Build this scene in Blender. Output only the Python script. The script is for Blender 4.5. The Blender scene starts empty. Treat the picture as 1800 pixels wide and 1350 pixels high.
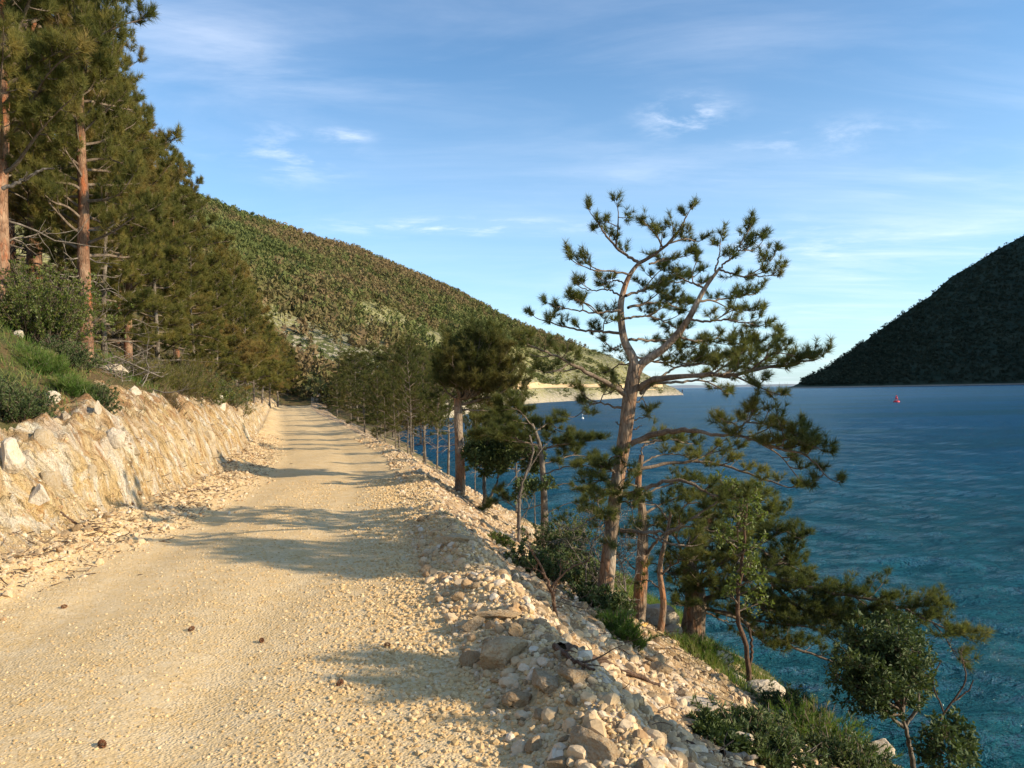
import bpy, math, random
import numpy as np

random.seed(7)
RNG = np.random.default_rng(7)
scene = bpy.context.scene
COL = scene.collection
R = math.radians

# ------------------------------------------------------------------ camera
PITCH, ROLL, FPX = R(0.50), R(1.0), 1350.0
fv = np.array([0, math.cos(PITCH), math.sin(PITCH)])
u0 = np.array([0, -math.sin(PITCH), math.cos(PITCH)])
r0 = np.array([1.0, 0, 0])
rv = math.cos(ROLL) * r0 - math.sin(ROLL) * u0
uv = math.sin(ROLL) * r0 + math.cos(ROLL) * u0
CAM = np.array([0.0, 0.0, 1.6])
cam_d = bpy.data.cameras.new('camera')
cam_d.sensor_width = 36.0
cam_d.lens = FPX / 1800.0 * 36.0
cam_d.clip_start = 0.05
cam_d.clip_end = 40000.0
cam = bpy.data.objects.new('camera', cam_d)
COL.objects.link(cam)
from mathutils import Matrix
M4 = Matrix.Identity(4)
for i in range(3):
    M4[i][0], M4[i][1], M4[i][2], M4[i][3] = rv[i], uv[i], -fv[i], CAM[i]
cam.matrix_world = M4
scene.camera = cam

# ------------------------------------------------------------------ sky, sun, exposure
SUN_AZ = R(108.0)      # clockwise from +Y (the view direction) towards +X
SUN_EL = R(25.0)
SUN = np.array([math.sin(SUN_AZ) * math.cos(SUN_EL), math.cos(SUN_AZ) * math.cos(SUN_EL), math.sin(SUN_EL)])
world = bpy.data.worlds.new('World')
scene.world = world
world.use_nodes = True
wn, wl = world.node_tree.nodes, world.node_tree.links
wn.clear()
w_out = wn.new('ShaderNodeOutputWorld')
w_bg = wn.new('ShaderNodeBackground')
w_bg.inputs['Strength'].default_value = 0.112
sky = wn.new('ShaderNodeTexSky')
sky.sky_type = 'NISHITA'
sky.sun_disc = False
sky.sun_elevation = SUN_EL
sky.sun_rotation = SUN_AZ
sky.altitude = 0
sky.air_density = 1.0
sky.dust_density = 0.6
sky.ozone_density = 2.2


def wnode(t, **k):
    n = wn.new(t)
    for a, b in k.items():
        setattr(n, a, b)
    return n


def wmath(op, a, b=None, clamp=False):
    n = wn.new('ShaderNodeMath')
    n.operation = op
    n.use_clamp = clamp
    for i, v in enumerate((a, b)):
        if v is None:
            continue
        if isinstance(v, (int, float)):
            n.inputs[i].default_value = v
        else:
            wl.new(v, n.inputs[i])
    return n.outputs[0]


tc = wnode('ShaderNodeTexCoord')
sep = wnode('ShaderNodeSeparateXYZ')
wl.new(tc.outputs['Generated'], sep.inputs[0])
zc = wmath('ADD', wmath('MAXIMUM', sep.outputs[2], 0.0), 0.10)
px_ = wmath('DIVIDE', sep.outputs[0], zc)
py_ = wmath('DIVIDE', sep.outputs[1], zc)
comb = wnode('ShaderNodeCombineXYZ')
wl.new(px_, comb.inputs[0])
wl.new(py_, comb.inputs[1])


def cloud_noise(scale, loc, rot, stretch, lo, hi, detail=8, dist=0.6):
    mp = wnode('ShaderNodeMapping')
    mp.inputs['Location'].default_value = loc
    mp.inputs['Rotation'].default_value = (0, 0, rot)
    mp.inputs['Scale'].default_value = stretch
    wl.new(comb.outputs[0], mp.inputs[0])
    n = wnode('ShaderNodeTexNoise')
    n.inputs['Scale'].default_value = scale
    n.inputs['Detail'].default_value = detail
    n.inputs['Roughness'].default_value = 0.62
    n.inputs['Distortion'].default_value = dist
    wl.new(mp.outputs[0], n.inputs['Vector'])
    mr = wnode('ShaderNodeMapRange')
    mr.interpolation_type = 'SMOOTHSTEP'
    mr.inputs[1].default_value = lo
    mr.inputs[2].default_value = hi
    wl.new(n.outputs[0], mr.inputs[0])
    return mr.outputs[0]


c1 = cloud_noise(0.55, (3.1, 0.4, 0), R(-28), (0.8, 1.6, 1), 0.42, 0.80)
c2 = cloud_noise(1.7, (1.3, 7.7, 0), R(-28), (0.5, 1.5, 1), 0.40, 0.78)
big = cloud_noise(0.28, (5.2, 1.9, 0), R(10), (1, 1, 1), 0.40, 0.68, 3, 0.2)
wisps = wmath('MULTIPLY', wmath('ADD', wmath('MULTIPLY', c1, 0.38), wmath('MULTIPLY', c2, 0.42)), wmath('ADD', wmath('MULTIPLY', big, 0.8), 0.2))
# one small puff and one faint streak, each at its own place in the sky
fluff = cloud_noise(5.5, (0, 0, 0), R(-20), (0.7, 1, 1), 0.44, 0.74, 9, 0.25)


def sky_spot(px, py, rx, ry, power):
    d = fv + rv * ((px - 900) / FPX) + uv * ((675 - py) / FPX)
    d = d / np.linalg.norm(d)
    mp = wnode('ShaderNodeVectorMath', operation='SUBTRACT')
    wl.new(tc.outputs['Generated'], mp.inputs[0])
    mp.inputs[1].default_value = tuple(d)
    sc = wnode('ShaderNodeVectorMath', operation='MULTIPLY')
    wl.new(mp.outputs[0], sc.inputs[0])
    sc.inputs[1].default_value = (1 / rx, 1 / rx, 1 / ry)
    ln = wnode('ShaderNodeVectorMath', operation='LENGTH')
    wl.new(sc.outputs[0], ln.inputs[0])
    m = wmath('SUBTRACT', 1.0, ln.outputs['Value'], True)
    return wmath('MULTIPLY', wmath('POWER', m, 1.5), power)


spots = wmath('ADD', sky_spot(1208, 205, 0.085, 0.034, .9), sky_spot(500, 270, 0.13, 0.05, 0.5))
spots = wmath('ADD', spots, sky_spot(1440, 245, 0.16, 0.03, 0.38))
spots = wmath('ADD', spots, sky_spot(800, 400, 0.26, 0.018, 0.6))
spots = wmath('ADD', spots, sky_spot(1400, 430, 0.16, 0.05, 0.35))
spots = wmath('ADD', spots, sky_spot(610, 238, 0.05, 0.012, 0.5))
spots = wmath('MULTIPLY', spots, wmath('ADD', wmath('MULTIPLY', fluff, 1.1), 0.0))
cover = wmath('MINIMUM', wmath('ADD', wisps, spots), 0.85)
# a blue sky grows paler towards the horizon
hz = wnode('ShaderNodeMapRange')
hz.inputs[1].default_value = 0.0
hz.inputs[2].default_value = 0.42
hz.inputs[3].default_value = 0.34
hz.inputs[4].default_value = 0.0
wl.new(sep.outputs[2], hz.inputs[0])
mixh = wnode('ShaderNodeMix', data_type='RGBA')
wl.new(hz.outputs[0], mixh.inputs[0])
tint = wnode('ShaderNodeMix', data_type='RGBA', blend_type='MULTIPLY')
tint.inputs[0].default_value = 1.0
tint.inputs[7].default_value = (0.76, 1.06, 1.20, 1)
wl.new(sky.outputs[0], tint.inputs[6])
wl.new(tint.outputs[2], mixh.inputs[6])
mixh.inputs[7].default_value = (5.3, 6.6, 8.2, 1)
mixc = wnode('ShaderNodeMix', data_type='RGBA')
wl.new(cover, mixc.inputs[0])
wl.new(mixh.outputs[2], mixc.inputs[6])
mixc.inputs[7].default_value = (7.6, 7.9, 8.7, 1)
wl.new(mixc.outputs[2], w_bg.inputs['Color'])
wl.new(w_bg.outputs[0], w_out.inputs['Surface'])

sun_d = bpy.data.lights.new('sun', 'SUN')
sun_d.energy = 4.6
sun_d.angle = R(0.5)
sun_d.color = (1.0, 0.83, 0.60)
sun_o = bpy.data.objects.new('sun', sun_d)
COL.objects.link(sun_o)
from mathutils import Vector
sun_o.rotation_euler = Vector(tuple(SUN)).to_track_quat('Z', 'Y').to_euler()
sun_o.location = (30, -10, 40)

scene.view_settings.view_transform = 'Standard'
scene.view_settings.look = 'None'
scene.view_settings.gamma = 1.0
scene.view_settings.exposure = 0.68
scene.view_settings.use_curve_mapping = False
scene.cycles.max_bounces = 6
scene.cycles.diffuse_bounces = 3
scene.cycles.glossy_bounces = 2
scene.cycles.transmission_bounces = 3
scene.cycles.caustics_reflective = False
scene.cycles.caustics_refractive = False
scene.render.engine = 'CYCLES'


# ------------------------------------------------------------------ numpy helpers
def ray(px, py):
    d = fv + rv * ((px - 900) / FPX) + uv * ((675 - py) / FPX)
    return d


def P(px, py, D):
    """world point seen at photo pixel (px, py) at distance D ahead"""
    d = ray(px, py)
    return CAM + d * (D / d[1])


def norm(a):
    return a / np.maximum(np.linalg.norm(a, axis=-1, keepdims=True), 1e-9)


def _hash(ix, iy, iz):
    h = (ix.astype(np.int64) * 374761393 + iy.astype(np.int64) * 668265263 + iz.astype(np.int64) * 2147483647 * 3 + 974711)
    h = (h ^ (h >> 13)) * 1274126177
    h = h ^ (h >> 16)
    return (h & 0xFFFFFF).astype(np.float64) / 0xFFFFFF


def vn(x, y, z=0.0):
    x, y, z = np.broadcast_arrays(np.asarray(x, float), np.asarray(y, float), np.asarray(z, float))
    ix, iy, iz = np.floor(x), np.floor(y), np.floor(z)
    fx, fy, fz = x - ix, y - iy, z - iz
    fx, fy, fz = [f * f * (3 - 2 * f) for f in (fx, fy, fz)]
    ix, iy, iz = ix.astype(np.int64), iy.astype(np.int64), iz.astype(np.int64)
    r = 0
    for a in (0, 1):
        for b in (0, 1):
            for c in (0, 1):
                w = (fx if a else 1 - fx) * (fy if b else 1 - fy) * (fz if c else 1 - fz)
                r = r + w * _hash(ix + a, iy + b, iz + c)
    return r * 2 - 1


def fbm(x, y, z=0.0, o=4, g=0.5):
    s, a, t = 0, 1.0, 0
    for i in range(o):
        s = s + a * vn(x * 2 ** i + 17.3 * i, y * 2 ** i + 5.1 * i, np.asarray(z) * 2 ** i + 3.7 * i)
        t += a
        a *= g
    return s / t


def sst(a, b, x):
    t = np.clip((x - a) / (b - a), 0, 1)
    return t * t * (3 - 2 * t)


def smooth_table(ys, vs, lo=-30, hi=400, n=2150, k=13):
    t = np.linspace(lo, hi, n)
    v = np.interp(t, ys, vs)
    # extrapolate ends linearly
    v = np.where(t < ys[0], vs[0] + (t - ys[0]) * (vs[1] - vs[0]) / (ys[1] - ys[0]) * 0.4, v)
    v = np.where(t > ys[-1], vs[-1] + (t - ys[-1]) * (vs[-1] - vs[-2]) / (ys[-1] - ys[-2]), v)
    ker = np.hanning(k + 2)[1:-1]
    ker /= ker.sum()
    vp = np.convolve(np.pad(v, k // 2, mode='edge'), ker, 'valid')
    return lambda y: np.interp(y, t, vp)


XE = smooth_table([3.08, 4, 5.15, 7.8, 13.5, 19, 27, 40, 57, 90, 108, 140], [.50, .26, .0, -.60, -1.6, -2.7, -5.2, -9.0, -14.3, -23.6, -28.2, -36])
XL = smooth_table([2, 4, 7.2, 9.3, 13.9, 22.5, 35, 47, 78, 110, 140], [-4.9, -4.85, -4.8, -4.85, -5.4, -7.7, -11.4, -15.1, -24.6, -33, -41])
HB = smooth_table([0, 6, 8.5, 12, 15, 20, 27, 40, 60, 100], [.95, 1.05, 1.22, 1.72, 1.68, 1.5, 1.30, 1.10, 1.25, 1.1])
TS = smooth_table([0, 12, 30, 45, 100, 140], [.56, .58, .56, .45, .22, .18])

# distant shore seen over the water: distance of shore and of skyline for each bearing x / y
UU = np.array([-1.6, -.8, -.385, -.333, -.252, -.207, -.148, -.074, 0, .044, .074, .111, .141, .163, .2, .218, .2235])
EE = np.array([.62, .42, .249, .229, .200, .188, .162, .129, .089, .071, .0625, .0495, .0375, .025, .0056, -.004, -.009])
DS = np.array([60, 60, 60, 68, 80, 86, 96, 125, 215, 262, 285, 303, 345, 400, 432, 440, 440])
DR = np.array([330, 330, 330, 345, 365, 380, 400, 415, 430, 445, 450, 445, 440, 450, 452, 447, 442])


def far_hill(x, y):
    u = x / np.maximum(y, 1.0)
    D = y
    ds, dr, e = np.interp(u, UU, DS), np.interp(u, UU, DR), np.interp(u, UU, EE)
    zr = 1.6 + e * dr
    t = (D - ds) / np.maximum(dr - ds, 2.0)
    z = -2.6 + (zr + 2.6) * np.clip(t, 0, 1)
    z = z + 4.6 * fbm(x / 40, y / 40, 3, 4) * np.clip(t * 3, 0, 1) * (1 - sst(.8, 1., t)) * sst(.225, .10, u)
    # road bench cut along the headland
    lvl = 2.4
    w = np.exp(-((z - lvl) / 1.3) ** 2) * sst(-.02, .04, u)
    z = z - w * (z - lvl) * .65
    z = np.where(t < 0, -2.6 + np.maximum((D - ds) * .12, -6), z)
    z = np.where(t > 1, zr - (D - dr) * .45, z)
    side = sst(.2225, .232, u)
    z = z * (1 - side) - 9 * side
    return np.maximum(z, -14)


def T(x, y, fine=True):
    """ground height"""
    x, y = np.broadcast_arrays(np.asarray(x, float), np.asarray(y, float))
    xe, xl, hb, ts = XE(y), XL(y), HB(y), TS(y)
    d = x - xe
    e = xl - x
    z = np.zeros_like(x)
    if fine:
        z = z + .018 * fbm(x * 1.3, y * .8, 1, 3) * 1.0
        # coarse edge strip of gravel, rougher than the wheel tracks
        xm = xl * .52 + xe * .48
        z = z - .016 * (np.exp(-((x - xm - .78) / .24) ** 2) + np.exp(-((x - xm + .78) / .24) ** 2)) + .008 * np.exp(-((x - xm) / .35) ** 2)
        edge = sst(-1.1, -.2, d)
        z = z + edge * (.035 * fbm(x * 5, y * 5, 2, 4) + .03)
    crest = .10 * sst(11, 8, y) + .05
    nb = 1.0 + .8 * fbm(x * 1.9, y * 1.9, 8, 3)
    z = z + crest * np.exp(-((d + .02) / .30) ** 2) * nb
    dn = d - .06 * 1
    dd = np.maximum(dn, 0)
    slope = -ts * (dd - .12 * (1 - np.exp(-dd / .12)))
    zs = slope + sst(.1, .7, d) * (.11 * fbm(x * 1.1, y * 1.1, 4, 4) + .06 * fbm(x * 4.5, y * 4.5, 5, 3))
    zs = np.where(zs < -2.6, -2.6 + (zs + 2.6) * .5, zs)
    z = np.where(dn > 0, z * np.exp(-dd * 1.5) + zs, z)
    # bank on the hill side
    foot = .16 * sst(-.95, 0, e) * sst(.3, 0, e)
    z = z + foot * (1 + .8 * fbm(x * 2.3, y * 2.3, 6, 3)) * (y > -50)
    run = 1.15 + .30 * fbm(y * .35 + 3, x * 0 + .5, 2, 3)
    er = e + (.26 * fbm(y * .9 + e * .5, e * .35, 9, 3) + .20 * (1 - 2 * np.abs(fbm(y * 1.9 + e * 1.6, e * .6, 11, 4)))) * sst(0, .25, e) * sst(1.5, .7, e)
    tt = np.clip(er / run, 0, 1)
    face = hb * (1 - (1 - tt) ** 1.35)
    up = np.maximum(er - run, 0)
    bank = face + .57 * up - .0016 * np.clip(up, 0, 60) ** 2
    bank = bank + sst(.0, .3, e) * (.10 * fbm(x * 1.7, y * 1.7, 14, 4) * (1 + sst(1, 3, e)))
    if fine:
        bank = bank + sst(.0, .2, e) * sst(1.8, .9, e) * (.11 * fbm(x * 6, y * 4 + x * 4, 15, 3) + .10 * fbm(x * 2.2, y * 3.2 + x * 2, 25, 3))
    z = np.where(e > 0, z * np.exp(-np.maximum(e, 0) * 6) + bank, z)
    w = sst(98, 130, y)
    if np.any(w > 0):
        z = z * (1 - w) + far_hill(x, y) * w
    return z


def ground_hit(px, py, d0=1.8, d1=60.0):
    d = ray(px, py)
    Ds = np.geomspace(d0, d1, 900)
    pts = CAM + d[None] * (Ds / d[1])[:, None]
    below = pts[:, 2] < np.maximum(T(pts[:, 0], pts[:, 1]), -2.6)
    if not below.any():
        p_ = CAM + d * (14.5 / d[1])
        p_[2] = float(T(np.array(p_[0]), np.array(p_[1])))
        return p_
    return pts[int(np.argmax(below))]


# ------------------------------------------------------------------ mesh helpers
def mk(name, V, F, mat=None, smooth=False, parent=None, attrs=None, uvs=None):
    """V (n,3); F list of int arrays (m,3)/(m,4); attrs {name: per-face float array}"""
    me = bpy.data.meshes.new(name)
    V = np.asarray(V, np.float32)
    Fs = [np.asarray(f, np.int32) for f in (F if isinstance(F, list) else [F]) if len(f)]
    me.vertices.add(len(V))
    me.vertices.foreach_set('co', V.ravel())
    nl = sum(f.size for f in Fs)
    nf = sum(len(f) for f in Fs)
    me.loops.add(nl)
    me.loops.foreach_set('vertex_index', np.concatenate([f.ravel() for f in Fs]))
    me.polygons.add(nf)
    sizes = np.concatenate([np.full(len(f), f.shape[1], np.int32) for f in Fs])
    starts = np.concatenate([[0], np.cumsum(sizes)[:-1]]).astype(np.int32)
    me.polygons.foreach_set('loop_start', starts)
    try:
        me.polygons.foreach_set('loop_total', sizes)
    except Exception:
        pass
    me.polygons.foreach_set('use_smooth', np.full(nf, smooth, bool))
    me.update(calc_edges=True)
    if attrs:
        for k, v in attrs.items():
            dom = 'FACE' if len(v) == nf else 'POINT'
            a = me.attributes.new(k, 'FLOAT', dom)
            a.data.foreach_set('value', np.asarray(v, np.float32))
    if mat is not None:
        for m in (mat if isinstance(mat, (list, tuple)) else [mat]):
            me.materials.append(m)
    o = bpy.data.objects.new(name, me)
    COL.objects.link(o)
    if parent is not None:
        o.parent = parent
    return o


class MB:
    def __init__(s):
        s.V, s.F3, s.F4, s.A3, s.A4, s.n = [], [], [], [], [], 0

    def add(s, V, F, rnd=0.5):
        V = np.asarray(V, float).reshape(-1, 3)
        F = np.asarray(F, np.int64)
        if len(F) == 0:
            return
        a = np.broadcast_to(np.asarray(rnd, float), (len(F),))
        if F.shape[1] == 3:
            s.F3.append(F + s.n)
            s.A3.append(a)
        else:
            s.F4.append(F + s.n)
            s.A4.append(a)
        s.V.append(V)
        s.n += len(V)

    def obj(s, name, mat, smooth=False, parent=None):
        F, A = [], []
        if s.F3:
            F.append(np.concatenate(s.F3))
            A.append(np.concatenate(s.A3))
        if s.F4:
            F.append(np.concatenate(s.F4))
            A.append(np.concatenate(s.A4))
        return mk(name, np.concatenate(s.V), F, mat, smooth, parent, {'rnd': np.concatenate(A)})


def tubes(Pm, Rm, k=4):
    """batch of tubes: Pm (M,N,3), Rm (M,N) -> verts, quads"""
    Mn, N, _ = Pm.shape
    tan = np.gradient(Pm, axis=1)
    tan = norm(tan)
    ref = np.where(np.abs(tan[:, :, 2:3]) > .9, np.array([1.0, 0, 0]), np.array([0, 0, 1.0]))
    ref = np.repeat(ref[:, :1], N, axis=1)
    a = norm(np.cross(tan, ref))
    b = np.cross(tan, a)
    th = np.linspace(0, 2 * math.pi, k, endpoint=False)
    V = Pm[:, :, None] + Rm[:, :, None, None] * (a[:, :, None] * np.cos(th)[None, None, :, None] + b[:, :, None] * np.sin(th)[None, None, :, None])
    idx = np.arange(Mn * N * k).reshape(Mn, N, k)
    i0, i1 = idx[:, :-1], idx[:, 1:]
    F = np.stack([i0, np.roll(i0, -1, 2), np.roll(i1, -1, 2), i1], -1).reshape(-1, 4)
    return V.reshape(-1, 3), F


def catmull(pts, n):
    pts = np.asarray(pts, float)
    if len(pts) == 2:
        t = np.linspace(0, 1, n)[:, None]
        return pts[0] * (1 - t) + pts[1] * t
    p = np.vstack([2 * pts[0] - pts[1], pts, 2 * pts[-1] - pts[-2]])
    seg = np.linalg.norm(np.diff(pts, axis=0), axis=1)
    cum = np.concatenate([[0], np.cumsum(seg)])
    s = np.linspace(0, cum[-1] * .99999, n)
    i = np.clip(np.searchsorted(cum, s, side='right') - 1, 0, len(seg) - 1)
    t = ((s - cum[i]) / np.maximum(seg[i], 1e-9))[:, None]
    a, b, c, d = p[i], p[i + 1], p[i + 2], p[i + 3]
    return .5 * ((2 * b) + (c - a) * t + (2 * a - 5 * b + 4 * c - d) * t ** 2 + (-a + 3 * b - 3 * c + d) * t ** 3)


def rand_unit(n, rng):
    return norm(rng.normal(size=(n, 3)))


def shoots(O, Dr, L, nseg, up, wob, rng):
    pts = [O]
    d = norm(Dr)
    for i in range(nseg):
        d = norm(d + np.array([0, 0, 1.0]) * up + rng.normal(size=d.shape) * wob)
        pts.append(pts[-1] + d * (L / nseg)[:, None])
    return np.stack(pts, 1)


def at_t(Pm, idx, t):
    N = Pm.shape[1]
    f = np.clip(t, 0, .9999) * (N - 1)
    i = f.astype(int)
    w = (f - i)[:, None]
    a, b = Pm[idx, i], Pm[idx, i + 1]
    return a * (1 - w) + b * w, norm(b - a)


def needles(mb, C, A, n, L, w, rng, spread=1.15, back=.35, rnd=None):
    """brushes of needles: centres C, axes A"""
    m = len(C)
    if m == 0:
        return
    if rnd is None:
        rnd = rng.random(m)
    A = norm(A)
    ax = np.repeat(A, n, 0)
    s = rng.random((m * n, 1))
    side = norm(np.cross(ax, rand_unit(m * n, rng)))
    ang = (spread * (.35 + .65 * rng.random((m * n, 1))))
    d = norm(ax * np.cos(ang) + side * np.sin(ang) + np.array([0, 0, .12]))
    base = np.repeat(C, n, 0) - ax * s * (back * L)
    ln = L * (.7 + .4 * rng.random((m * n, 1)))
    wv = norm(np.cross(d, rand_unit(m * n, rng))) * (w * .5)
    V = np.stack([base - wv, base + wv, base + d * ln], 1).reshape(-1, 3)
    F = np.arange(m * n * 3).reshape(-1, 3)
    mb.add(V, F, np.repeat(rnd, n) * .8 + .2 * rng.random(m * n))


def leaves(mb, C, A, n, L, w, rng, spread=1.2, radius=.0, rnd=None):
    m = len(C)
    if rnd is None:
        rnd = rng.random(m)
    ax = np.repeat(norm(A), n, 0)
    side = norm(np.cross(ax, rand_unit(m * n, rng)))
    ang = spread * (.3 + .7 * rng.random((m * n, 1)))
    d = norm(ax * np.cos(ang) + side * np.sin(ang))
    base = np.repeat(C, n, 0) + rand_unit(m * n, rng) * radius * rng.random((m * n, 1))
    ln = L * (.65 + .5 * rng.random((m * n, 1)))
    sd = norm(np.cross(d, rand_unit(m * n, rng)))
    nn = np.cross(sd, d)
    mid = base + d * ln * .5
    V = np.stack([base, mid + sd * w * .5 + nn * w * .15, base + d * ln, mid - sd * w * .5 + nn * w * .15], 1).reshape(-1, 3)
    i = np.arange(m * n)[:, None] * 4
    F = np.concatenate([i + [[0, 1, 2]], i + [[0, 2, 3]]])
    r = np.repeat(rnd, n) * .6 + .4 * rng.random(m * n)
    mb.add(V, F, np.concatenate([r, r]))


FDEN = 1.0


def foliate(limbs, wood, leaf, rng, den2=5, L2=.5, n3=4, L3=.22, r2=.008, tuft=32, nl=.09, nw=.003,
            flat=.45, up=.10, t0=.35, kind='needle', bare=0.0, spread=1.15, n4=1):
    """limbs: list of (pts, t0 or None). Adds side shoots, twigs and tufts."""
    O, Dd, L = [], [], []
    for lb in limbs:
        pts, s0 = lb[0], (lb[1] if lb[1] is not None else t0)
        q = catmull(pts, 14)
        length = np.linalg.norm(np.diff(q, axis=0), axis=1).sum() * FDEN
        n2 = max(2, int(den2 * length * (1 - s0)))
        t = s0 + (1 - s0) * (np.arange(n2) + rng.random(n2)) / n2
        p, tg = at_t(q[None], np.zeros(n2, int), t)
        sg = np.where(np.arange(n2) % 2 == 0, 1.0, -1.0)[:, None]
        sd = norm(np.cross(tg, np.array([0, 0, 1.0])) * sg + np.array([0, 0, 1.0]) * rng.normal(0, flat, (n2, 1)) + .25 * rng.normal(size=(n2, 3)))
        O.append(p)
        Dd.append(norm(tg * .75 + sd))
        rel = (t - s0) / max(1 - s0, 1e-3)
        L.append(L2 * (.45 + .6 * rng.random(n2)) * (1.15 - .65 * rel))
        # the limb's own end
        O.append(q[-1:])
        Dd.append(norm(q[-1:] - q[-3:-2]))
        L.append(np.array([L2 * .5]))
    O, Dd, L = np.concatenate(O), np.concatenate(Dd), np.concatenate(L)
    P2 = shoots(O, Dd, L, 5, up, .10, rng)
    m2 = len(P2)
    rr = r2 * (.5 + L / L2)[:, None] * np.linspace(1, .35, 6)[None]
    V, F = tubes(P2, rr, 4)
    wood.add(V, F, .5)
    idx = np.repeat(np.arange(m2), n3)
    t = .25 + .75 * rng.random(m2 * n3)
    p, tg = at_t(P2, idx, t)
    sd = norm(np.cross(tg, np.array([0, 0, 1.0])) * np.where(rng.random((len(idx), 1)) < .5, 1, -1) + np.array([0, 0, 1.0]) * rng.normal(.15, flat, (len(idx), 1)))
    l3 = L3 * (.5 + .7 * rng.random(len(idx)))
    P3 = shoots(p, norm(tg * .8 + sd), l3, 3, up * 1.6, .12, rng)
    V, F = tubes(P3, np.linspace(1, .5, 4)[None] * (r2 * .45) * np.ones((len(P3), 1)), 3)
    wood.add(V, F, .5)
    C = [P2[:, -1], P3[:, -1]]
    A = [P2[:, -1] - P2[:, -2], P3[:, -1] - P3[:, -2]]
    for k in range(n4 - 1):
        tt = .35 + .5 * rng.random(len(P3))
        p, tg = at_t(P3, np.arange(len(P3)), tt)
        C.append(p)
        A.append(tg + .9 * rand_unit(len(P3), rng) + np.array([0, 0, .3]))
    C, A = np.concatenate(C), np.concatenate(A)
    if bare > 0:
        keep = rng.random(len(C)) > bare
        C, A = C[keep], A[keep]
    # neighbouring tufts share their tone
    tone = np.clip(.5 + .9 * vn(C[:, 0] * 2.2, C[:, 1] * 2.2, C[:, 2] * 2.2) * .5 + rng.normal(0, .14, len(C)), 0, 1)
    if kind == 'needle':
        needles(leaf, C, A, tuft, nl, nw, rng, spread, rnd=tone)
    else:
        leaves(leaf, C, A, tuft, nl, nw, rng, 1.5, nl * .8, rnd=tone)
    return len(C)


def setp(o, label=None, cat=None, group=None, kind=None):
    if label:
        o['label'] = label
    if cat:
        o['category'] = cat
    if group:
        o['group'] = group
    if kind:
        o['kind'] = kind
    return o


def empty(name, loc, label, cat, group=None):
    o = bpy.data.objects.new(name, None)
    COL.objects.link(o)
    o.location = tuple(float(v) for v in loc)
    o.empty_display_size = .2
    return setp(o, label, cat, group)


def copy_thing(src, loc, rz, sc, label, group):
    c = src.copy()
    COL.objects.link(c)
    c.location = tuple(float(v) for v in loc)
    c.rotation_euler = (0, 0, rz)
    c.scale = sc if isinstance(sc, tuple) else (sc, sc, sc)
    setp(c, label, src.get('category'), group)
    for ch in list(src.children):
        d = ch.copy()
        COL.objects.link(d)
        d.parent = c
        for g in list(ch.children):
            h = g.copy()
            COL.objects.link(h)
            h.parent = d
    return c


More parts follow.
